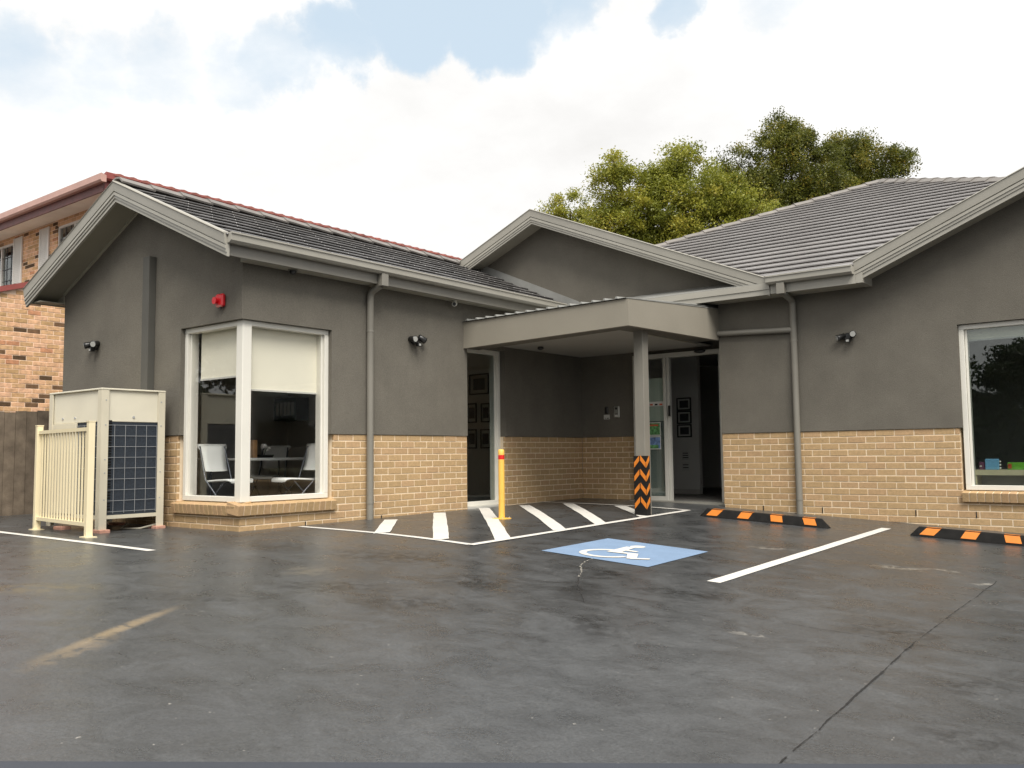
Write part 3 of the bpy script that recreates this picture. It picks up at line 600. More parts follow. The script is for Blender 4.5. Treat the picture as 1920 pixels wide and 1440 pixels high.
# ridge caps: a mesh laid along +local x, placed with a rotation
def capmesh(ln, wd_, h):
    b = B(); n = [(-wd_, -h), (-wd_ * .5, -.012), (0, .0), (wd_ * .5, -.012), (wd_, -h)]
    ring = lambda x, k: [(x, q[0], q[1] + k) for q in n] + [(x, q[0] * .93, q[1] + k - .02) for q in reversed(n)]
    b.loft([ring(0, .028), ring(ln + .03, .006)], True, False); return b.mesh('ridge_cap', 'ridge_cap')
cpm = capmesh(.41, .155, .075)
def caps(parent, p0, p1):
    p0, p1 = Vector(p0), Vector(p1); d = p1 - p0; n = max(1, round(d.length / .41)); st = d / n
    q = d.normalized().to_track_quat('X', 'Z')
    for i in range(n):
        o = link('ridge_cap', cpm, parent, p0 + st * i); o.rotation_mode = 'QUATERNION'; o.rotation_quaternion = q; o.scale = (st.length / .41, 1, 1)
caps(roofL, (-2.1, -4.2, 4.235), (-2.1, 2.45, 4.235))
# central gable
b = B(); b.prism([(-4.6, 2.12, zm_(-4.6) - .04), (-.386, 2.12, zm_(-.386) - .04), (3.72, 2.12, zm_(3.72) - .04), (3.72, 2.12, zm_(3.72) - .09), (-.386, 2.12, zm_(-.386) - .11), (-4.6, 2.12, zm_(-4.6) - .1)], (0, 4.2, 0)); rg = b.build('gable_roof', 'tile', bld)
barge('barge_board', [(-2.15, zm_(-2.15)), (-.386, zm_(-.386)), (3.735, zm_(3.735))], 2.12, .24)
b = B()
for xe in (-2.1, 3.5):
    x0 = -.386
    b.hexa([(x0, 2.14, zm_(x0) - .19), (xe, 2.14, zm_(xe) - .19), (xe, 2.495, zm_(xe) - .19), (x0, 2.495, zm_(x0) - .19), (x0, 2.14, zm_(x0) - .17), (xe, 2.14, zm_(xe) - .17), (xe, 2.495, zm_(xe) - .17), (x0, 2.495, zm_(x0) - .17)])
b.build('gable_soffit', 'soffit', bld)
# boxed eave below the gable and flashing above it
b = B(); b.box(.36, 3.74, 2.095, 2.12, 2.925, 3.085); b.box(.36, 3.74, 2.083, 2.095, 3.0, 3.085); b.build('fascia', 'trim', bld)
b = B(); b.hexa([(.36, 2.09, 3.087), (3.74, 2.09, 3.087), (3.74, 2.497, 3.225), (.36, 2.497, 3.225), (.36, 2.09, 3.093), (3.74, 2.09, 3.093), (3.74, 2.497, 3.232), (.36, 2.497, 3.232)]); b.build('flashing', 'flashing', bld)
box('soffit', 'soffit', bld, .24, 4.9, 2.12, YR - RT_ - .001, 2.94, 2.952)
zf = lambda x: ztop(x) - .0
b = B(); b.hexa([(-1.95, YR - .04, zf(-1.95) - .02), (.36, YR - .04, zf(.36) - .02), (.36, YR - .014, zf(.36) - .02), (-1.95, YR - .014, zf(-1.95) - .02), (-1.95, YR - .04, zf(-1.95) + .115), (.30, YR - .04, zf(.30) + .115), (.30, YR - .014, zf(.30) + .115), (-1.95, YR - .014, zf(-1.95) + .115)]); b.build('flashing', 'flashing', bld)
# main hipped roof
AX, AY, SL = 3.2, 9.55, .43
zmain = lambda y: 3.15 + SL * (y - 2.1); AZ = zmain(AY)
b = B(); x0, x1, y1_ = AX - (AY - 2.1), AX + (AY - 2.1), 17.0
xv = lambda y: -.386 + (4.865 - zmain(y)) / .418        # valley against the central gable
xg = lambda y: 7.9 - (4.475 - zmain(y)) / .42           # valley against the street gable
yv = 2.1 + (4.475 - 3.15) / SL; yh = 5.55
b.add([(xv(2.1), 2.1, 3.14), (4.88, 2.1, 3.14), (7.9, yv, zmain(yv) - .01), (x1, 2.1, 3.14), (AX, AY, AZ - .01), (AX - (AY - yh), yh, zmain(yh) - .01), (x1, y1_, 3.14), (x0, y1_, 3.14), (x0, 2.1, 3.14)],
      [(0, 1, 2, 4, 5), (2, 3, 4), (3, 6, 4), (6, 7, 4), (7, 8, 5, 4)]); rm = b.build('main_roof', 'tile_main', bld)
cg, sg = math.cos(math.atan(SL)), math.sin(math.atan(SL)); ng = 25; gh = (AY - 2.02) / ng
for r_ in range(ng):
    y0 = 2.02 + gh * r_; ya = y0 + gh + .05
    ym = y0 + gh; hipl = lambda y: AX - max(AY - y, .01); hipr = lambda y: AX + max(AY - y, .01)
    xl, xl2 = max(hipl(y0), min(xv(y0), 3.72)), max(hipl(ya), xv(ya)); xh, xh2 = min(hipr(y0), max(xg(y0), 4.86) if y0 < yv else 99), min(hipr(ya), xg(ya) if ya < yv else 99)
    z0_, z1_ = zmain(y0) + .0, zmain(ya) + .0
    B().hexa([(xl, y0, z0_ + .041), (xh, y0, z0_ + .041), (xh2, ya, z1_ + .0), (xl2, ya, z1_ + .0), (xl, y0 - .006, z0_ + .058), (xh, y0 - .006, z0_ + .058), (xh2, ya, z1_ + .020), (xl2, ya, z1_ + .020)]).build('tile_course', 'tile_main', rm)
caps(rm, (AX - (AY - 5.4), 5.4, zmain(5.4) + .075), (AX, AY, AZ + .075)); caps(rm, (AX + (AY - 5.6), 5.6, zmain(5.6) + .075), (AX, AY, AZ + .075))
# street gable on the right wing
b = B(); b.prism([(4.9, 2.12, zr(4.9) - .04), (7.9, 2.12, zr(7.9) - .04), (10.9, 2.12, zr(10.9) - .04), (10.9, 2.12, zr(10.9) - .1), (7.9, 2.12, zr(7.9) - .12), (4.9, 2.12, zr(4.9) - .1)], (0, 3.2, 0)); b.build('gable_roof', 'tile_main', bld)
barge('barge_board', [(4.885, zr(4.885)), (7.9, zr(7.9)), (10.92, zr(10.92))], 2.12, .26)
b = B()
for xe in (4.93, 10.87):
    x0 = 7.9
    b.hexa([(x0, 2.14, zr(x0) - .215), (xe, 2.14, zr(xe) - .215), (xe, 2.495, zr(xe) - .215), (x0, 2.495, zr(x0) - .215), (x0, 2.14, zr(x0) - .19), (xe, 2.14, zr(xe) - .19), (xe, 2.495, zr(xe) - .19), (x0, 2.495, zr(x0) - .19)])
b.build('gable_soffit', 'soffit', bld)
b = B(); b.box(3.75, 4.90, 2.095, 2.12, 2.93, 3.15); fr_ = b.build('fascia', 'trim', bld); gutter(fr_, 'x', 2.095, 3.725, 4.885, 3.055); box('eave_end', 'trim', bld, 4.901, 4.99, 2.10, YR - RT_ - .001, 2.935, 3.07)

# ---- entrance canopy
cn = empty('canopy', (0, 0, 0)); cn.parent = bld; ORG[cn] = Vector((0, 0, 0))
CX, CY, CE = 2.776, -.08, YR - RT_ - .002
zl0, zl1, zc0, zc1, zr0, zr1 = 2.292, 2.672, 2.358, 2.700, 2.408, 2.872
b = B(); b.hexa([(.013, CY, zl0), (CX, CY, zc0), (CX - .06, CY + .06, zc0), (.013, CY + .06, zl0), (.013, CY, zl1), (CX, CY, zc1), (CX - .06, CY + .06, zc1), (.013, CY + .06, zl1)])
b.hexa([(CX, CY, zc0), (CX, CE, zr0), (CX - .06, CE, zr0), (CX - .06, CY + .06, zc0), (CX, CY, zc1), (CX, CE, zr1), (CX - .06, CE, zr1), (CX - .06, CY + .06, zc1)]); b.build('fascia', 'render_canopy', cn)
b = B(); b.hexa([(.013, CY + .061, zl0 + .004), (CX - .061, CY + .061, zc0 + .004), (CX - .34, CY + .34, zc0 + .004), (.013, CY + .34, zl0 + .004), (.013, CY + .061, 2.45), (CX - .061, CY + .061, 2.45), (CX - .34, CY + .34, 2.45), (.013, CY + .34, 2.45)])
b.hexa([(CX - .061, CY + .061, zc0 + .004), (CX - .061, CE, zr0 + .004), (CX - .34, CE, zr0 + .004), (CX - .34, CY + .34, zc0 + .004), (CX - .061, CY + .061, 2.45), (CX - .061, CE, 2.45), (CX - .34, CE, 2.45), (CX - .34, CY + .34, 2.45)]); b.build('beam', 'render', cn)
box('ceiling_panel', 'ceiling_light', cn, .013, CX - .338, CY + .338, YB - .02, 2.395, 2.41)
b = B(); b.box(.30, CX - .34, CY + .33, CY + .365, 2.375, 2.394); b.box(CX - .375, CX - .34, CY + .366, 2.5, 2.375, 2.394); b.build('ceiling_trim', 'soffit', cn)
b = B(); b.hexa([(.013, CY - .025, 2.680), (CX - .02, CY - .025, 2.708), (CX - .02, 2.47, 2.905), (.013, 2.47, 2.90), (.013, CY - .025, 2.684), (CX - .02, CY - .025, 2.712), (CX - .02, 2.47, 2.909), (.013, 2.47, 2.904)]); rs = b.build('metal_roof', 'flashing', cn)
for i in range(15):
    x = .10 + .18 * i; z = 2.684 + .0101 * x
    B().hexa([(x - .018, CY - .03, z), (x + .018, CY - .03, z), (x + .018, 2.46, z + .215), (x - .018, 2.46, z + .215), (x - .009, CY - .03, z + .026), (x + .009, CY - .03, z + .026), (x + .009, 2.46, z + .24), (x - .009, 2.46, z + .24)]).build('rib', 'flashing', rs)
b = B(); b.hexa([(CX - .03, CY - .005, zc1 + .001), (CX + .006, CY - .005, zc1 + .001), (CX + .006, CE, zr1 + .001), (CX - .03, CE, zr1 + .001), (CX - .03, CY - .005, zc1 + .016), (CX + .006, CY - .005, zc1 + .013), (CX + .006, CE, zr1 + .013), (CX - .03, CE, zr1 + .016)]); b.build('capping', 'flashing', cn)
PX, PY, PW = 2.56, .58, .07
box('post', 'trim_dark', cn, PX - PW, PX + PW, PY - PW, PY + PW, -.12, 2.40, bevel=.004)
b = B().ball((.45, 1.2, 2.37), .05, 12, 8, (1, 1, .6)); b.build('ceiling_sensor', 'black_plastic', cn)

# ---- downpipes and service duct
def downpipe(pts, r=.045, clips=()):
    b = B(); b.tube(pts, r, 16); o = b.build('downpipe', 'trim_dark', bld)
    for c in clips: B().tube([(c[0], c[1], c[2] - .012), (c[0], c[1], c[2] + .012)], r + .004, 16).build('bracket', 'trim_dark', o)
    return o
dp = downpipe([(.062, -1.93, GH(0, -1.93) - .02), (.062, -1.93, 1.5), (.062, -1.93, 2.80), (.08, -1.93, 2.845), (.12, -1.93, 2.872), (.27, -1.93, 2.925)], .045, [(.062, -1.93, .17), (.062, -1.93, 2.35)])
B().box(.26, .345, -1.985, -1.875, 2.90, 3.06).build('outlet', 'trim_dark', dp, .006)
dp = downpipe([(3.92, YR - .062, GH(3.9, 2.45) - .02), (3.92, YR - .062, 1.5), (3.92, YR - .062, 2.80), (3.92, YR - .08, 2.845), (3.92, YR - .12, 2.872), (3.92, 2.08, 2.93)], .045, [(3.92, YR - .062, .10), (3.92, YR - .062, 2.3)])
B().box(3.865, 3.975, 2.0, 2.085, 2.90, 3.056).build('outlet', 'trim_dark', dp, .006)
b = B(); b.tube([(2.78, YR - .06, 2.50), (3.9, YR - .062, 2.452)], .04, 14); b.build('overflow_pipe', 'trim_dark', bld)
b = B(); b.box(-1.945, -1.795, YF - .11, YF - .013, .2, 3.27); b.build('pipe_duct', 'duct', bld, .004)

# ------------------------------------------------------------------ air conditioner and its guard rail
AX0, AX1, AY0, AY1 = -2.56, -1.30, -4.72, -3.95
gz = GH(-1.9, -4.3)
ac = empty('air_conditioner', (AX0, AY0, gz), 'tall beige outdoor air conditioning unit with dark coil behind wire guard', 'air conditioner')
zb, zt_, zc = .095, 1.557, 1.175
b = B(); b.box(AX0 + .02, AX1 - .02, AY0 + .02, AY1 - .02, zc + .002, zt_ - .02); b.build('top_panel', 'ac_top', ac, .006)
box('lid', 'ac_top', ac, AX0 - .006, AX1 + .006, AY0 - .006, AY1 + .006, zt_ - .02, zt_, bevel=.004)
for (x, y) in ((AX0, AY0), (AX1, AY0), (AX0, AY1), (AX1, AY1)):
    sx, sy = (1 if x == AX0 else -1), (1 if y == AY0 else -1)
    b = B(); b.box(*sorted((x - sx * .002, x + sx * .085)), *sorted((y - sy * .002, y + sy * .010)), gz + .03, zt_ - .021); b.box(*sorted((x - sx * .002, x + sx * .010)), *sorted((y + sy * .0101, y + sy * .085)), gz + .03, zt_ - .021); b.build('corner_post', 'ac', ac)
box('coil', 'coil', ac, AX0 + .03, AX1 - .028, AY0 + .03, AY1 - .03, zb + .03, zc)
box('service_panel', 'ac', ac, AX0 + .05, AX0 + .66, AY0 + .004, AY0 + .028, zb + .01, zc, bevel=.003)
b = B(); b.box(AX0 + .01, AX1 - .01, AY0 + .004, AY0 + .03, zb - .01, zb + .03); b.box(AX1 - .03, AX1 - .004, AY0 + .031, AY1 - .01, zb - .01, zb + .03); b.box(AX0 + .004, AX0 + .03, AY0 + .031, AY1 - .01, zb - .01, zb + .03); b.build('base_rail', 'ac', ac)
for i in range(5):
    y = AY0 + .165 + i * .128
    B().tube([(AX1 - .012, y, zb + .05), (AX1 - .012, y, zc - .03)], .0021, 6).build('guard_wire', 'wire', ac)
for i in range(9):
    z = zc - .035 - i * .122
    B().tube([(AX1 - .016, AY0 + .09, z), (AX1 - .016, AY1 - .09, z - .0)], .0021, 6).build('guard_wire', 'wire', ac)
    B().tube([(AX0 + .66, AY0 + .016, z), (AX1 - .08, AY0 + .016, z)], .0021, 6).build('guard_wire', 'wire', ac)
for i in range(4):
    x = AX0 + .72 + i * .125; B().tube([(x, AY0 + .012, zb + .05), (x, AY0 + .012, zc - .03)], .0021, 6).build('guard_wire', 'wire', ac)
for i in range(34):
    z = zb + .06 + i * .031; box('fin', 'rubber', ac, AX1 - .028, AX1 - .018, AY0 + .088, AY0 + .135, z, z + .016)
for (x, y) in ((AX1 - .05, AY0 + .05), (AX0 + .3, AY0 + .05), (AX1 - .05, AY1 - .05), (AX0 + .3, AY1 - .05)):
    box('foot_brick', 'brick_pad', ac, x - .10, x + .10, y - .06, y + .06, gz - .01, gz + .032, bevel=.006)
for (x, z) in ((-2.25, 1.235), (-1.95, 1.235)): B().tube([(x, AY0 + .021, z), (x, AY0 + .012, z)], .014, 10).build('bolt', 'wire', ac)
for (y, z) in ((-4.33, 1.235),): B().tube([(AX1 - .021, y, z), (AX1 - .012, y, z)], .014, 10).build('bolt', 'wire', ac)
for z in (1.42, 1.14, .75, .6, .3):
    for y in (AY0 + .05, AY1 - .05): B().tube([(AX1 - .003, y, z), (AX1 + .006, y, z)], .008, 8).build('bolt', 'wire', ac)
B().tube([(-1.75, -4.15, gz + .05), (-1.5, -4.35, gz + .012), (-1.36, -4.2, gz + .012), (-1.36, -3.98, gz + .05)], .012, 8).build('drain_hose', 'cable', ac)

f0, f1 = Vector((-2.47, -4.87, 0)), Vector((-.905, -5.03, 0)); fd = (f1 - f0).normalized(); fn = Vector((-fd.y, fd.x, 0)); zq = GH(-1.7, -4.95)
fe = empty('guard_rail', (f0.x, f0.y, zq), 'short cream metal railing standing before the beige cooling unit', 'railing')
for q in (f0, f1):
    B().obox((q.x, q.y, zq + .60), fd * .034, fn * .034, (0, 0, .622)).build('post', 'cream_metal', fe, .004)
    B().obox((q.x, q.y, zq + .005), fd * .085, fn * .06, (0, 0, .006)).build('base_plate', 'cream_metal', fe)
    B().obox((q.x, q.y, zq + 1.226), fd * .037, fn * .037, (0, 0, .006)).build('post_cap', 'cream_metal', fe)
mid = (f0 + f1) / 2; hl = (f1 - f0).length / 2 - .034
for z in (zq + 1.145, zq + .135): B().obox((mid.x, mid.y, z), fd * hl, fn * .02, (0, 0, .02)).build('rail', 'cream_metal', fe)
nb = 16
for i in range(nb):
    q = f0 + fd * (.034 + (2 * hl) * (i + 1) / (nb + 1)); B().obox((q.x, q.y, zq + .64), fd * .0085, fn * .0085, (0, 0, .486)).build('baluster', 'cream_metal', fe)

# ------------------------------------------------------------------ bollard, column guard, wheel stops
bx_, by_ = 1.476, -1.037; bz = GH(bx_, by_)
bo = empty('bollard', (bx_, by_, bz), 'yellow steel bollard with red band standing on the hatched area', 'bollard')
B().tube([(bx_, by_, bz), (bx_, by_, bz + .735), ], .039, 20).build('shaft', 'yellow', bo)
B().tube([(bx_, by_, bz + .736), (bx_, by_, bz + .79)], .0398, 20).build('reflective_band', 'red', bo)
b = B(); b.tube([(bx_, by_, bz + .791), (bx_, by_, bz + .845), (bx_, by_, bz + .858), (bx_, by_, bz + .862)], [.039, .039, .031, .008], 20); b.build('cap', 'yellow', bo)
b = B(); b.box(bx_ - .085, bx_ + .085, by_ - .085, by_ + .085, bz - .01, bz + .012); b.build('base_plate', 'yellow', bo, .004)
for sx in (-1, 1):
    for sy in (-1, 1): B().tube([(bx_ + sx * .065, by_ + sy * .065, bz + .012), (bx_ + sx * .065, by_ + sy * .065, bz + .024)], .009, 8).build('bolt', 'wire', bo)

gzp = GH(PX, PY); ga, gb, gt = PX - PW - .022, PX + PW + .022, PY - PW - .022
cg_ = empty('column_guard', (PX, gt, gzp), 'black rubber column protector with orange chevrons around the canopy post', 'column guard')
b = B(); b.box(ga, gb, gt, gt + .02, gzp + .0, .722); b.box(gb - .02, gb, gt + .0201, gt + .10, gzp, .722); b.box(ga, ga + .02, gt + .0201, gt + .09, gzp, .722); b.build('rubber_pad', 'rubber', cg_)
for k in range(4):
    z = gzp + .085 + k * .178; cxm = (ga + gb) / 2
    # rising chevron arm, falling arm, and the arm wrapped round the corner
    for (xa, xb, z0_, z1_) in ((ga + .008, cxm - .008, z, z + .088), (cxm + .008, gb - .004, z + .095, z + .0)):
        B().hexa([(xa, gt - .003, z0_), (xb, gt - .003, z1_), (xb, gt + .001, z1_), (xa, gt + .001, z0_), (xa, gt - .003, z0_ + .068), (xb, gt - .003, z1_ + .068), (xb, gt + .001, z1_ + .068), (xa, gt + .001, z0_ + .068)]).build('chevron', 'orange', cg_)
    B().hexa([(gb - .001, gt + .002, z), (gb + .003, gt + .002, z), (gb + .003, gt + .085, z + .09), (gb - .001, gt + .085, z + .09), (gb - .001, gt + .002, z + .068), (gb + .003, gt + .002, z + .068), (gb + .003, gt + .085, z + .158), (gb - .001, gt + .085, z + .158)]).build('chevron', 'orange', cg_)

def wheel_stop(x0, x1, y0, y1, label):
    # rubber stop lying on the sloping ground from (x0,y0) to (x1,y1); y = street-side foot
    d = Vector((x1 - x0, y1 - y0, 0)); ln = d.length; d.normalize(); n = Vector((-d.y, d.x, 0))
    def P(t, o, h):
        q = Vector((x0, y0, 0)) + d * t + n * o; return (q.x, q.y, GH(q.x, q.y) + h)
    o = empty('wheel_stop', P(0, 0, 0), label, 'wheel stop', 'rubber wheel stops in front of the brick wall')
    sec = [(0, 0), (.006, .018), (.045, .098), (.062, .106), (.095, .106), (.112, .098), (.15, .018), (.156, 0)]
    b = B(); N_ = 14; rings = []
    for i in range(N_ + 1):
        t = ln * i / N_; rings.append([P(t, *q) for q in sec])
    rings[0] = [P(0, .02 + q[0] * .75, q[1] * .12) for q in sec]; rings.insert(1, [P(.09, *q) for q in sec]); rings[-1] = [P(ln, .02 + q[0] * .75, q[1] * .12) for q in sec]; rings.insert(-1, [P(ln - .09, *q) for q in sec])
    b.loft(rings, True, False); b.build('body', 'rubber', o)
    for k in range(4):
        c = .215 + k * (ln - .43) / 3; hw = .075; lean = (.035, .022, -.01, -.018)[k]
        e = .004
        b = B(); pts = []
        for (oo, hh, sl) in ((.010 - e, .024, -1), (.043 - e, .0985, 1)):
            pts += [P(c - hw + lean * sl, oo, hh), P(c + hw + lean * sl, oo, hh)]
        pts2 = [(q[0] - n.x * .003, q[1] - n.y * .003, q[2] + .001) for q in pts]
        b.hexa([pts2[0], pts2[1], pts[1], pts[0], pts2[2], pts2[3], pts[3], pts[2]]); b.build('reflector', 'orange', o)
        B().hexa([P(c - hw + lean, .060, .1065), P(c + hw + lean, .060, .1065), P(c + hw + lean, .098, .1065), P(c - hw + lean, .098, .1065), P(c - hw + lean, .060, .1085), P(c + hw + lean, .060, .1085), P(c + hw + lean, .098, .1085), P(c - hw + lean, .098, .1085)]).build('reflector', 'orange', o)
wheel_stop(3.115, 4.79, 1.02, 1.00, 'rubber wheel stop with orange blocks between canopy post and white bay line')
wheel_stop(5.68, 7.34, 1.13, 1.16, 'rubber wheel stop with orange blocks below the large window with shelf')

# ------------------------------------------------------------------ wall fittings
def flood(name_axis, base, label, heads):
    # base: point on wall; n: outward, t: to the viewer's right along the wall
    n, t = (Vector((0, -1, 0)), Vector((1, 0, 0))) if name_axis == 'x' else (Vector((1, 0, 0)), Vector((0, 1, 0)))
    bs = Vector(base); up = Vector((0, 0, 1))
    o = empty('security_light', bs, label, 'security light', 'black twin security lights on the walls')
    B().tube([bs, bs + n * .03, bs + n * .05], [.055, .055, .042], 18).build('wall_plate', 'black_plastic', o)
    for (a, bb, nn2, dt) in heads:
        c = bs + t * a + up * bb + n * .06; d = (n * nn2[0] + t * nn2[1] + up * nn2[2]).normalized()
        B().tube([c - d * .055, c - d * .05, c + d * .035, c + d * .06, c + d * .06], [.025, .038, .042, .046, .040], 16).build('lamp_head', 'black_plastic', o)
        B().tube([c + d * .0605, c + d * .064], .036, 16).build('lens', 'lens', o)
        B().tube([bs + n * .04, c - d * .03], .012, 8).build('arm', 'black_plastic', o)
    c = bs - up * .055 + n * .075 + t * .02
    b = B(); b.obox(c, t * .026, n * .03, up * .026); b.build('sensor', 'black_plastic', o, .006)
    b = B(); b.obox(c + n * .0305 - up * .006, t * .018, n * .002, up * .014); b.build('sensor_window', 'lens', o)
flood('x', (-3.26, YF - RT_, 2.27), 'black security light on the gable wall above the cooling unit', [(-.085, .02, (.8, -.6, -.25), 0), (.085, .02, (.8, .5, -.2), 0)])
flood('y', (RT_, -1.10, 2.31), 'black security light between the downpipe and the entry canopy', [(-.075, .01, (.95, -.1, -.1), 0), (.10, .03, (.25, .85, -.45), 0)])
flood('x', (4.65, YR - RT_, 2.29), 'black security light on the wall beside the large shelf window', [(-.075, .0, (.55, -.7, -.3), 0), (.075, .03, (.9, .35, -.15), 0)])
si = empty('fire_siren', (-.40, YF - RT_, 2.45), 'small red fire alarm siren on the corner wall above the window', 'siren')
b = B(); b.box(-.43, -.29, YF - RT_ - .06, YF - RT_, 2.475, 2.625); b.build('case', 'red_siren', si, .018)
b = B().tube([(-.385, YF - RT_ - .06, 2.545), (-.385, YF - RT_ - .085, 2.545), (-.385, YF - RT_ - .10, 2.545)], [.032, .036, .042], 16); b.build('horn', 'red_siren', si)
B().tube([(-.35, YF - RT_ - .035, 2.472), (-.35, YF - RT_ - .035, 2.445)], .012, 8).build('cable_gland', 'black_plastic', si)
def camera_(c, label, kind):
    o = empty('security_camera', c, label, 'camera', 'cameras under the eave'); c = Vector(c)
    if kind == 'dome':
        B().tube([c, c - Vector((0, 0, .012))], .06, 20).build('base', 'trim_dark', o); B().ball(c - Vector((0, 0, .02)), .043, 16, 8, (1, 1, .9)).build('dome', 'black_plastic', o)
    else:
        d = Vector((.55, -.8, -.2)).normalized(); B().tube([c, c - Vector((0, 0, .03))], .03, 14).build('base', 'frame', o)
        q = c - Vector((0, 0, .05)); B().tube([q - d * .05, q + d * .05], .033, 18).build('barrel', 'frame', o); B().tube([q + d * .0505, q + d * .053], .026, 18).build('lens', 'black_plastic', o)
camera_((.11, -3.19, 2.944), 'dark dome camera under the eave above the corner window', 'dome')
camera_((.11, -.37, 2.944), 'pale bullet camera under the eave next to the canopy', 'bullet')
io = empty('intercom', (.707, YB - RT_, 1.35), 'grey metal door intercom on the wall left of the entrance', 'intercom')
box('plate', 'plate', io, .652, .762, YB - RT_ - .022, YB - RT_, 1.345, 1.535, bevel=.01); B().tube([(.707, YB - RT_ - .022, 1.497), (.707, YB - RT_ - .027, 1.497)], .02, 14).build('camera_eye', 'black_plastic', io); box('speaker_slot', 'black_plastic', io, .685, .73, YB - RT_ - .025, YB - RT_ - .0221, 1.402, 1.412); box('call_button', 'int_wall', io, .68, .735, YB - RT_ - .026, YB - RT_ - .0221, 1.36, 1.39)
kp = empty('card_reader', (.51, YB - RT_, 1.38), 'slim black card reader over a small white notice by the entrance', 'card reader')
box('reader', 'black_plastic', kp, .478, .545, YB - RT_ - .02, YB - RT_, 1.415, 1.53, bevel=.006); box('notice', 'paper', kp, .452, .566, YB - RT_ - .004, YB - RT_, 1.325, 1.40); box('notice_print', 'black_plastic', kp, .51, .55, YB - RT_ - .006, YB - RT_ - .0042, 1.335, 1.348); box('notice_print', 'black_plastic', kp, .475, .488, YB - RT_ - .006, YB - RT_ - .0042, 1.335, 1.35); box('reader_light', 'lens', kp, .528, .532, YB - RT_ - .0215, YB - RT_ - .0201, 1.43, 1.515)

# notices on the side light
for nm, lab, z0_, z1_, m_ in (('notice_poster', 'upper green printed poster taped inside the entrance side light', 1.032, 1.245, 'poster_green'), ('notice_poster', 'lower blue and green printed poster taped inside the entrance side light', .815, 1.022, 'poster_blue')):
    po = empty(nm, (1.45, YD + .04, z0_), lab, 'poster'); box('border', 'paper', po, 1.25, 1.54, YD + .041, YD + .044, z0_, z1_); box('print', m_, po, 1.262, 1.528, YD + .038, YD + .0408, z0_ + .014, z1_ - .014)
    box('heading', 'toy_red' if m_ == 'poster_green' else 'poster_green', po, 1.275, 1.50, YD + .036, YD + .0378, z1_ - .06 if m_ == 'poster_green' else z0_ + .016, z1_ - .035 if m_ == 'poster_green' else z0_ + .07)
ss_ = empty('sticker_strip', (1.45, YD + .04, 1.50), 'narrow white sticker strip across the entrance side light glass', 'sticker'); box('strip', 'paper', ss_, 1.15, 1.61, YD + .041, YD + .044, 1.50, 1.575)
for i in range(5): box('print', ('toy_red', 'black_plastic')[i % 2], ss_, 1.19 + .085 * i, 1.24 + .085 * i, YD + .039, YD + .0408, 1.515, 1.54)

# ------------------------------------------------------------------ things seen through the glass
def frame_pic(x0, x1, y, z0_, z1_, label, grp, m_='photo_dark'):
    o = empty('picture_frame', ((x0 + x1) / 2, y, z0_), label, 'picture', grp)
    b = B(); t = .022; b.box(x0, x1, y - .02, y, z0_, z0_ + t); b.box(x0, x1, y - .02, y, z1_ - t, z1_); b.box(x0, x0 + t, y - .02, y, z0_ + t, z1_ - t); b.box(x1 - t, x1, y - .02, y, z0_ + t, z1_ - t); b.build('frame', 'dark', o)
    box('mount', 'paper', o, x0 + t, x1 - t, y - .008, y - .002, z0_ + t, z1_ - t); mx_, mz = (x1 - x0) * .2, (z1_ - z0_) * .22
    box('print', m_, o, x0 + mx_, x1 - mx_, y - .011, y - .0081, z0_ + mz, z1_ - mz)
frame_pic(-2.05, -1.60, 2.418, 1.83, 2.20, 'large dark framed picture behind the narrow window', 'pictures behind the narrow window')
for x0_, x1__, z0_, z1_, lab in ((-2.11, -1.89, 1.33, 1.68, 'upper framed certificate behind the narrow window, nearer the brick pier'), (-1.78, -1.57, 1.33, 1.67, 'upper framed certificate behind the narrow window, nearer its white frame'), (-2.11, -1.89, .87, 1.215, 'lower framed certificate behind the narrow window, nearer the brick pier'), (-1.80, -1.57, .87, 1.21, 'lower framed certificate behind the narrow window, nearer its white frame')):
    frame_pic(x0_, x1__, 2.418, z0_, z1_, lab, 'pictures behind the narrow window')
for z0_, lab in ((1.52, 'top'), (1.28, 'middle'), (1.035, 'bottom')): frame_pic(.725, 1.015, 4.998, z0_, z0_ + .235, lab + ' framed certificate of three inside the open doorway', 'certificates in the doorway')
nt_ = empty('wall_notice', (.87, 4.99, .45), 'white paper notice on the wall under the framed certificates', 'notice'); box('sheet', 'paper', nt_, .80, .95, 4.994, 4.999, .62, .80); box('sheet', 'paper', nt_, .80, .95, 4.994, 4.999, .42, .58)
for z in (.74, .70, .66, .53, .48): box('print', 'dark', nt_, .82, .93, 4.990, 4.9935, z, z + .015)
def blind(axis, plane, a0, a1, z0_, z1_, label):
    o = empty('roller_blind', (plane, a0, z0_) if axis == 'y' else (a0, plane, z0_), label, 'blind')
    if axis == 'y': box('fabric', 'blind', o, plane - .004, plane, a0, a1, z0_ + .02, z1_); box('bottom_bar', 'paper', o, plane - .012, plane + .008, a0, a1, z0_, z0_ + .02)
    else: box('fabric', 'blind', o, a0, a1, plane, plane + .004, z0_ + .02, z1_); box('bottom_bar', 'paper', o, a0, a1, plane - .008, plane + .012, z0_, z0_ + .02)
blind('y', -.165, YF + .20, -2.56, 1.52, 2.30, 'cream roller blind half down behind the pane facing the car park')
blind('x', YF + .17, -1.06, -.17, 1.68, 2.30, 'cream roller blind half down behind the pane facing the cooling unit')
blind('x', YR + .17, 6.0, 8.6, 2.12, 2.32, 'pale roller blind rolled up at the top of the large shelf window')

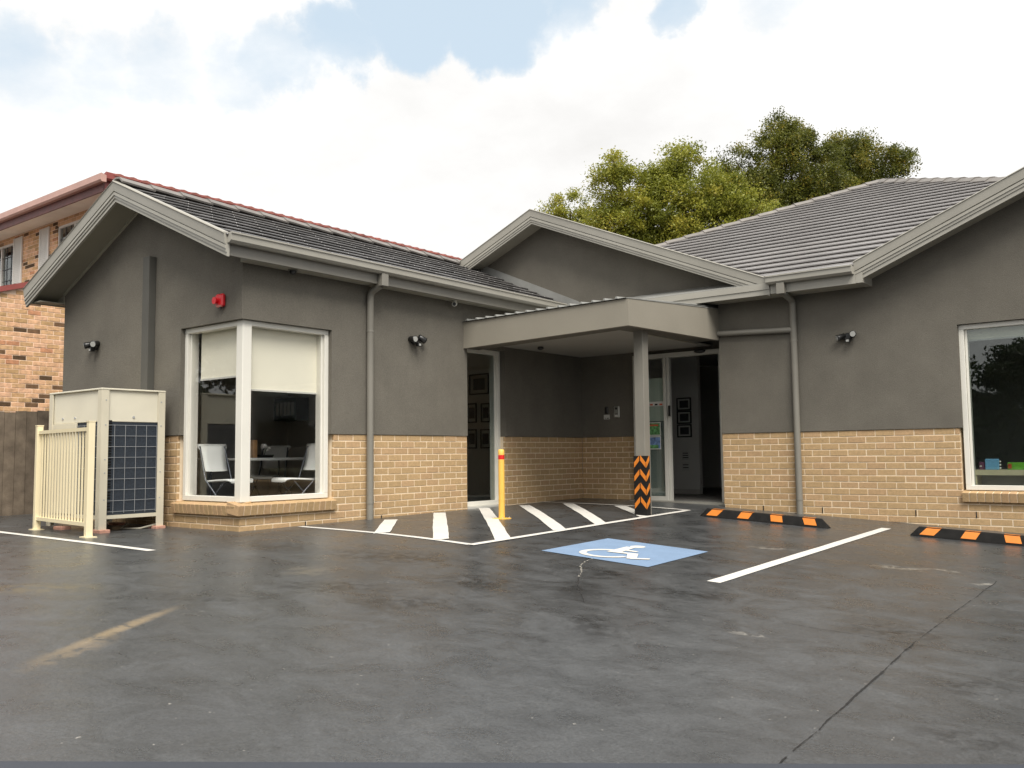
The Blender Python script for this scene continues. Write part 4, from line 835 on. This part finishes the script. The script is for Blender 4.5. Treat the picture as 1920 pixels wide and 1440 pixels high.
def folding_chair(x, y, rz, label):
    o = empty('folding_chair', (x, y, .035), label, 'chair', 'white folding chairs in the corner room'); c, s = math.cos(rz), math.sin(rz)
    T = lambda a, bb, z: (x + a * c - bb * s, y + a * s + bb * c, .035 + z)      # a: forward, b: sideways
    def panel(nm, prof, hw, th):
        b = B(); rings = []
        for (a, z, k) in prof: rings.append([T(a, -hw * k, z), T(a, -hw * k * .5, z - .004), T(a, hw * k * .5, z - .004), T(a, hw * k, z), T(a + th[0], hw * k, z + th[1]), T(a + th[0], -hw * k, z + th[1])])
        b.loft(rings, True, True); b.build(nm, 'chair_white', o)
    panel('backrest', [(-.20, .56, .82), (-.225, .62, .86), (-.255, .74, .92), (-.27, .82, 1.0), (-.285, .85, 1.12), (-.295, .875, 1.15), (-.288, .89, 1.05)], .20, (-.018, 0))
    panel('seat', [(-.17, .43, .9), (-.1, .435, 1), (.05, .445, 1), (.18, .45, .98), (.22, .44, .9), (.235, .42, .8)], .21, (0, .02))
    for s_ in (-1, 1):
        B().tube([T(-.29, .19 * s_, .86), T(-.17, .20 * s_, .46), T(.30, .205 * s_, .0)], .012, 8).build('leg', 'tube_grey', o)
        B().tube([T(.12, .175 * s_, .43), T(-.30, .18 * s_, .0)], .012, 8).build('leg', 'tube_grey', o)
    B().tube([T(-.2, -.18, .1), T(-.2, .18, .1)], .008, 8).build('stretcher', 'tube_grey', o)
folding_chair(-.90, -3.34, R(8), 'white folding chair behind the pane nearest the cooling unit')
folding_chair(-.52, -2.64, R(-98), 'white folding chair by the pane edge nearest the downpipe')
folding_chair(-2.30, -1.75, R(-60), 'white folding chair in shade on the far side of the table')
tb_ = empty('folding_table', (-1.3, -2.15, .035), 'white folding table with dark legs in the corner room', 'table')
box('table_top', 'chair_white', tb_, -2.25, -1.1, -2.95, -1.55, .715, .75, bevel=.008)
for x in (-2.1, -1.25):
    for y in (-2.8, -1.7): B().tube([(x, y, .035), (x, y, .715)], .014, 8).build('leg', 'tube_grey', tb_)
oc = empty('potted_orchid', (-1.32, -2.52, .75), 'white orchid in a dark bowl on the folding table', 'plant'); B().tube([(-1.32, -2.52, .75), (-1.32, -2.52, .79)], [.11, .13], 16).build('bowl', 'dark', oc)
B().tube([(-1.32, -2.52, .79), (-1.31, -2.5, .86), (-1.27, -2.45, .91)], .004, 6).build('stem', 'leaf_in', oc)
for i in range(9):
    q = (-1.29 + random.uniform(-.07, .07), -2.48 + random.uniform(-.07, .07), .875 + random.uniform(-.03, .05)); B().ball(q, .025, 8, 5, (1, 1, .7)).build('blossom', 'petal', oc)
wp = empty('timber_vase', (-1.3, -2.70, .75), 'tall square timber vase on the folding table', 'vase'); box('body', 'wood', wp, -1.335, -1.265, -2.735, -2.665, .75, .98, bevel=.005); B().box(-1.32, -1.28, -2.72, -2.68, .981, .984).build('opening', 'dark', wp)
sh = empty('toy_shelf', (6.3, 2.95, .035), 'cream shelf unit inside the large window', 'shelf')
for nm, a in dict(shelf_top=(6.07, 8.2, 2.66, 2.98, .44, .505), side_panel=(6.07, 6.10, 2.67, 2.97, .04, .439), divider=(7.1, 7.13, 2.67, 2.97, .04, .439), back_panel=(6.101, 8.2, 2.955, 2.97, .04, .439), low_shelf=(6.101, 8.2, 2.67, 2.954, .05, .075)).items(): box(nm, 'shelf' if nm != 'back_panel' else 'cupboard', sh, *a)
to = empty('blue_book', (6.2, 2.8, .505), 'blue ring bound book standing on the cream shelf', 'book'); box('cover', 'toy_blue', to, 6.19, 6.345, 2.72, 2.75, .506, .640, bevel=.006)
for z in (.525, .565, .605): B().ball((6.355, 2.735, z), .013, 8, 6).build('ring', 'petal', to)
to = empty('purple_box', (6.1, 2.83, .505), 'small purple box beside the blue book on the shelf', 'box'); box('carton', 'toy_purple', to, 6.115, 6.185, 2.74, 2.82, .506, .60, bevel=.004); box('label_print', 'paper', to, 6.125, 6.15, 2.738, 2.7398, .54, .56)
to = empty('green_box', (6.5, 2.83, .505), 'bright green toy box on the shelf at the picture edge', 'box'); box('carton', 'toy_green', to, 6.44, 6.70, 2.71, 2.82, .506, .595, bevel=.004); box('label_print', 'toy_red', to, 6.445, 6.485, 2.708, 2.7098, .52, .58)

# ------------------------------------------------------------------ paling fence and neighbouring house
pf = empty('paling_fence', (-5.55, -3.6, GH(-5.5, -3.6)), 'weathered grey timber paling fence below the brick house', 'fence')
for i in range(66):
    y = -10.23 + .155 * i; h = 1.475 + random.uniform(-.02, .02) + .01 * (y + 4); tl = random.uniform(-.006, .006)
    B().hexa([(-5.53 + tl, y, -.07), (-5.51 + tl, y, -.07), (-5.51 + tl, y + .151, -.07), (-5.53 + tl, y + .151, -.07), (-5.53, y + random.uniform(0, .004), h), (-5.51, y, h), (-5.51, y + .15, h + random.uniform(-.012, .012)), (-5.53, y + .15, h)]).build('paling', 'timber', pf)
for z in (.25, 1.2): box('rail', 'timber', pf, -5.58, -5.535, -10.2, 0, z, z + .07)

nbh = empty('neighbour_house', (-8.7, -.73, GH(-8.7, 0)), 'two storey speckled brick house with red gutters behind the fence', 'house')
NX, NY = -8.7, -.733
lt = lambda y: 3.80 + .32 * (y + 2.89)
b = B(); b.prism([(NX - .006, -3.6, -.3), (NX - .006, NY, -.3), (NX - .006, NY, lt(NY)), (NX - .006, -3.6, lt(-3.6))], (-.2, 0, 0)); wlow = b.build('side_wall', 'nb_mortar', nbh)
b = B(); b.prism([(NX - .001, -7, -.3), (NX - .001, -3.601, -.3), (NX - .001, -3.601, lt(-3.601)), (NX - .001, -7, lt(-7))], (-.2, 0, 0)); b.build('side_wall', 'nb_brick_far', nbh)
b = B(); b.box(NX - .2, NX, NY + .21, 12, -.3, 6.0); b.build('side_wall', 'nb_brick_far', nbh); box('lean_to_front', 'nb_brick_far', nbh, -20, NX - .01, -7.2, -7.0, -.3, lt(-7))
bricks(wlow, 'y', NX, -3.6, NY - .01, 3.70, 42, (0, .12), 'nb_brick', [(-9, -2.89, 3.70, 9)], jit=.003)
b = B(); b.box(NX - .19, NX + .02, -3.6, NY, 3.70, 3.705)
for k in range(9):
    z = 3.786 + .086 * k; ya = (z - 3.80) / .32 - 2.89 + .05
    if ya < NY - .1: bricks(wlow, 'y', NX, max(ya, -3.5), NY - .01, z, 1, (0 if k % 2 else .12,), 'nb_brick')
b = B(); b.prism([(NX - .19, -7, lt(-7)), (NX + .06, -7, lt(-7)), (NX + .06, NY, lt(NY)), (NX - .19, NY, lt(NY))], (0, 0, .10)); b.build('verge_trim', 'nb_red', nbh)
b = B(); b.prism([(NX - .19, -7, lt(-7)), (NX - .19, NY, lt(NY)), (-20, NY, lt(NY)), (-20, -7, lt(-7))], (0, 0, .05)); b.build('lean_to_roof', 'lean_roof', nbh)
b = B(); wall(b, 'x', NY + .006, .2, -13.45, -11.28, 3.8, 5.999, [(-13.45, -13.43, 4.70, 5.86), (-11.30, -11.28, 4.70, 5.86)]); wup = b.build('front_wall', 'nb_mortar', nbh)
b = B(); wall(b, 'x', NY + .002, .2, -20, -13.451, 3.8, 5.999, [(-14.95, -13.451, 4.70, 5.86)]); b.build('front_wall', 'nb_brick_far', nbh); b = B(); wall(b, 'x', NY + .002, .2, -11.279, NX, 3.8, 5.999, [(-11.279, -9.75, 4.70, 5.86)]); b.build('front_wall', 'nb_brick_far', nbh)
bricks(wup, 'x', NY, -13.45, -11.28, 5.98, 16, (0, .12), 'nb_brick', [(-14.95, -13.43, 4.70, 5.86)], jit=.003)
for (x0, x1) in ((-14.95, -13.43), (-11.30, -9.75)):
    p_ = box('window', 'glass_dark', nbh, x0, x1, NY + .06, NY + .066, 4.70, 5.86)
    xm = (x0 + x1) / 2
    for a in ((x0, x0 + .06, 4.70, 5.86), (x1 - .06, x1, 4.70, 5.86), (xm - .03, xm + .03, 4.75, 5.81)): box('frame', 'nb_white', p_, a[0], a[1], NY + .02, NY + .09, a[2], a[3])
    for a in ((x0 + .06, x1 - .06, 4.70, 4.749), (x0 + .06, x1 - .06, 5.811, 5.86)): box('frame', 'nb_white', p_, a[0], a[1], NY + .022, NY + .088, a[2], a[3])
    for i in (1, 2, 4, 5):
        q = x0 + .06 + (x1 - x0 - .12) * i / 6; box('glazing_bar', 'photo_dark', p_, q - .008, q + .008, NY + .05, NY + .058, 4.75, 5.81)
    for z in (5.0, 5.28, 5.56): box('glazing_bar', 'photo_dark', p_, x0 + .06, x1 - .06, NY + .046, NY + .0495, z - .008, z + .008)
box('dark_backing', 'dark', nbh, -19, NX - .3, NY + .5, NY + .55, 4.3, 6.0)  # near-black sheet close behind the upper windows, in place of dark rooms
for (x0, x1) in ((-13.42, -12.98), (-12.09, -11.64), (-9.74, -9.30)):
    s_ = box('shutter', 'nb_white', nbh, x0, x1, NY - .022, NY - .004, 4.72, 5.92)
    for i in range(27): 
        z = 4.77 + i * .0415; B().hexa([(x0 + .04, NY - .034, z), (x1 - .04, NY - .034, z), (x1 - .04, NY - .0225, z + .012), (x0 + .04, NY - .0225, z + .012), (x0 + .04, NY - .030, z + .008), (x1 - .04, NY - .030, z + .008), (x1 - .04, NY - .0225, z + .03), (x0 + .04, NY - .0225, z + .03)]).build('louvre', 'nb_white', s_)
    for a in ((x0, x0 + .038), (x1 - .038, x1)): box('stile', 'nb_white', s_, a[0], a[1], NY - .036, NY - .0222, 4.72, 5.92)
b = B(); b.box(-20, NX + .48, -1.26, NY, 6.0, 6.03); b.box(NX, NX + .48, NY + .001, 12, 6.0, 6.03); b.build('eave_soffit', 'nb_soffit', nbh)
b = B(); b.box(-20, NX + .50, -1.29, -1.26, 5.93, 6.15); b.build('fascia', 'nb_red_dark', nbh)
b = B(); b.box(NX + .48, NX + .50, -1.259, 12, 5.95, 6.2); b.build('fascia', 'nb_red', nbh)
sec = [(0, 6.09), (.09, 6.085), (.12, 6.12), (.12, 6.24), (.10, 6.25), (0, 6.22)]
B().prism([(-20, -1.29 - q[0], q[1]) for q in sec], (20 + NX + .62, 0, 0)).build('gutter', 'nb_gutter', nbh)
B().prism([(NX + .50 + q[0], -1.29, q[1] + .05) for q in sec], (0, 13.3, 0)).build('gutter', 'nb_red', nbh)
b = B(); b.add([(-20, -1.35, 6.24), (NX + .58, -1.35, 6.24), (NX + .58, 12, 6.24), (-20, 12, 6.24), (-14, 4.6, 7.8), (-14, 6.1, 7.8)], [(0, 1, 4), (1, 2, 5, 4), (2, 3, 5), (3, 0, 4, 5)]); rn = b.build('roof', 'nb_tile', nbh)
tbm = B(); tbm.loft([[(.03, -.0, .0), (.03, .06, .045), (.03, .13, .06), (.03, .2, .045), (.03, .26, .0)], [(-.4, -.0, .10), (-.4, .06, .145), (-.4, .13, .16), (-.4, .2, .145), (-.4, .26, .10)]], True, False); tme2 = tbm.mesh('roof_tile', 'nb_tile')
for i in range(47): link('roof_tile', tme2, rn, (NX + .60, -1.15 + .275 * i, 6.25))

# ------------------------------------------------------------------ trees
def tree(name, base, blobs, leafm, label, density=1.0, leaf=.12, seed=1, tint=(0, 1), group='trees behind the roofs', clump=.36, full=1.0):
    rg_ = np.random.default_rng(seed); base = Vector(base)
    o = empty(name, base, label, 'tree', group)
    b = B(); cz = sum(q[2] for q in blobs) / len(blobs); cxm = sum(q[0] for q in blobs) / len(blobs); cym = sum(q[1] for q in blobs) / len(blobs); zmin_ = min(q[2] - q[3] for q in blobs)
    fork = Vector((base.x * .5 + cxm * .5, base.y * .5 + cym * .5, base.z + (zmin_ - base.z) * .72)); H = fork.z - base.z
    b.tube([base - Vector((0, 0, .2)), base + (fork - base) * .5 + Vector((.12, .05, 0)), fork], [.05 * H * .55 + .08, .04 * H * .5 + .06, .03 * H * .5 + .05], 10)
    for (x, y, z, r) in blobs:
        e = Vector((x, y, z)); m_ = fork.lerp(e, .5) + Vector((rg_.uniform(-.2, .2), rg_.uniform(-.2, .2), .25)); b.tube([fork, m_, e], [.10, .06, .025], 7)
        for k in range(5):
            t = Vector(rg_.normal(size=3)).normalized() * r * .85; b.tube([m_.lerp(e, .6), e + t * .5, e + t], [.04, .02, .008], 5)
    b.build('trunk', 'bark', o)
    P_, Q_, W_, T_ = [], [], [], []
    if full != 1: blobs = [(x, y, z - (full - 1) * .5 * r, r * full) for x, y, z, r in blobs]
    for (x, y, z, r) in blobs:
        n = int(density * 34 * r * r) + 8
        d = rg_.normal(size=(n, 3)); d /= np.linalg.norm(d, axis=1)[:, None]
        rad = r * (.45 + .55 * rg_.random(n) ** .5) * (1 + .08 * rg_.normal(size=n))
        cc = np.array([x, y, z]) + d * rad[:, None] * np.array([1, 1, .92])
        for c in cc:
            k = int(230 * density ** .0 * rg_.uniform(.6, 1.3)); cr = clump * rg_.uniform(.6, 1.25)
            q = np.clip(rg_.normal(size=(k, 3)), -1.7, 1.7) * cr * .5 * np.array([1, 1, .75]); tt = rg_.random() * .75
            P_.append(c + q); T_.append(np.clip(tt + rg_.normal(size=k) * .13, 0, 1))
    Pn_ = np.concatenate(P_); tn = np.concatenate(T_) * (tint[1] - tint[0]) + tint[0]; n = len(Pn_)
    a = rg_.normal(size=(n, 3)); a /= np.linalg.norm(a, axis=1)[:, None]; nr = rg_.normal(size=(n, 3)) + np.array([0, 0, .9]); u = np.cross(a, nr); u /= np.linalg.norm(u, axis=1)[:, None] + 1e-9; v = np.cross(nr, u); v /= np.linalg.norm(v, axis=1)[:, None] + 1e-9
    ls = leaf * rg_.uniform(.6, 1.25, n)[:, None]
    V = np.stack([Pn_ - u * ls * .5, Pn_ + v * ls * .24, Pn_ + u * ls * .5, Pn_ - v * ls * .24], 1).reshape(-1, 3) - np.array(base)
    me = bpy.data.meshes.new('crown'); me.vertices.add(4 * n); me.vertices.foreach_set('co', V.ravel().astype(np.float32)); me.loops.add(4 * n); me.loops.foreach_set('vertex_index', np.arange(4 * n, dtype=np.int32))
    me.polygons.add(n); me.polygons.foreach_set('loop_start', np.arange(0, 4 * n, 4, dtype=np.int32)); me.update(calc_edges=True)
    at = me.attributes.new('tint', 'FLOAT', 'FACE'); at.data.foreach_set('value', tn.astype(np.float32)); me.materials.append(MT[leafm]); link('crown', me, o)
    return o
tree('broadleaf_tree', (-10.2, 17.5, 0), [(-9.28, 16.24, 9.41, .70), (-9.76, 15.87, 9.25, .45), (-8.71, 16.74, 8.83, .72), (-9.11, 16.47, 8.36, .9), (-9.4, 16.6, 7.4, 1.0)], 'leaf_light', 'sparse pale green treetop just behind the central gable peak', .55, .085, 3, full=1.1)
tree('broadleaf_tree', (-6.6, 14.6, 0), [(-5.26, 13.09, 8.76, .73), (-5.28, 13.01, 9.30, .46), (-5.13, 13.3, 7.72, .96), (-5.64, 12.91, 7.57, .66), (-3.68, 14.34, 8.75, 1.08), (-4.14, 14.07, 7.87, 1.04), (-3.15, 14.82, 8.10, 1.02), (-3.80, 14.2, 9.42, .55), (-4.62, 13.69, 7.79, .86), (-4.48, 13.67, 8.8, .48), (-3.07, 14.97, 7.29, .96), (-4.3, 14.1, 6.8, 1.0), (-5.2, 13.4, 6.6, .9), (-2.4, 15.4, 7.6, .9), (-2.9, 15.0, 8.5, .6)], 'leaf_light', 'full light green tree above the central gable, left of the dark tree', .95, .085, 5, full=1.14)
tree('broadleaf_tree', (-2.6, 19.2, 0), [(-3.49, 18.22, 9.85, 1.08), (-2.53, 18.89, 10.72, .92), (-2.52, 18.82, 11.5, .54), (-1.87, 19.49, 10.03, 1.07), (-1.4, 19.8, 9.2, 1.0), (-3.4, 18.4, 8.6, 1.0), (-2.91, 18.77, 8.98, 1.16), (-3.89, 17.92, 9.6, .8), (-2.16, 19.39, 8.7, 1.07), (-2.15, 19.14, 11.2, .5), (-2.9, 18.9, 7.7, 1.2)], 'leaf_dark', 'tall dark green tree with amber tips, highest crown of all', 1.15, .085, 8, (0, 1), full=1.16)
tree('broadleaf_tree', (-.7, 22.6, 0), [(-1.19, 21.86, 10.9, .92), (-.36, 22.53, 10.84, .82), (-1.68, 21.56, 10.02, 1.03), (-.88, 22.2, 10.01, .84), (.06, 22.85, 10.9, .44), (-1.38, 21.65, 11.45, .47), (-.6, 22.4, 9.2, 1.1), (-1.5, 21.8, 9.0, 1.1)], 'leaf_dark', 'dark tree with golden leaves just above the main roof hip', 1.0, .085, 13, (0, 1), full=1.16)
# planting across the street behind the viewer: blocks the low sky and shows in the window reflections
def street_tree(x, y, h, r, seed, label):
    g0 = GH(x, y); rr = np.random.default_rng(seed); bl = []
    for i in range(11):
        a = rr.uniform(0, 6.28); q = rr.uniform(.1, .75) * r; bl.append((x + q * math.cos(a), y + q * math.sin(a), g0 + h * rr.uniform(.42, .86), r * rr.uniform(.34, .5)))
    tree('street_tree', (x, y, g0), bl, 'leaf_plain', label, .075, .22, seed, group='street trees reflected in the windows', clump=.6)
street_tree(3.0, -24, 5.0, 2.6, 21, 'dark street tree mirrored in the large shelf window')
street_tree(-1.6, -25, 5.8, 2.6, 22, 'second dark street tree mirrored in the large shelf window edge')
street_tree(-13.5, -13.2, 6.2, 2.6, 23, 'leafy street tree mirrored in the pane facing the cooling unit')
nT = 26000; th = rng.uniform(R(95), R(338), nT); rad = rng.uniform(31, 36, nT); hmax = 3.8 + 1.2 * np.sin(th * 9) + 0.9 * np.sin(th * 23 + 1) + .6 * np.sin(th * 47)
Pt = np.stack([6 + rad * np.sin(th), -4 + rad * np.cos(th), rng.random(nT) ** .8 * hmax - .3], 1)
ua = rng.normal(size=(nT, 3)); ua /= np.linalg.norm(ua, axis=1)[:, None]; ub = np.cross(ua, rng.normal(size=(nT, 3))); ub /= np.linalg.norm(ub, axis=1)[:, None]; sz = rng.uniform(.25, .6, nT)[:, None]
V = np.stack([Pt - ua * sz, Pt + ub * sz * .6, Pt + ua * sz, Pt - ub * sz * .6], 1).reshape(-1, 3)
me = bpy.data.meshes.new('treeline'); me.from_pydata(V.tolist(), [], np.arange(4 * nT).reshape(-1, 4).tolist()); at = me.attributes.new('tint', 'FLOAT', 'FACE'); at.data.foreach_set('value', rng.random(nT).astype(np.float32)); me.materials.append(MT['leaf_plain'])
tag(link('treeline', me), 'dark belt of trees across the street seen only in reflections', 'trees', None, 'stuff')
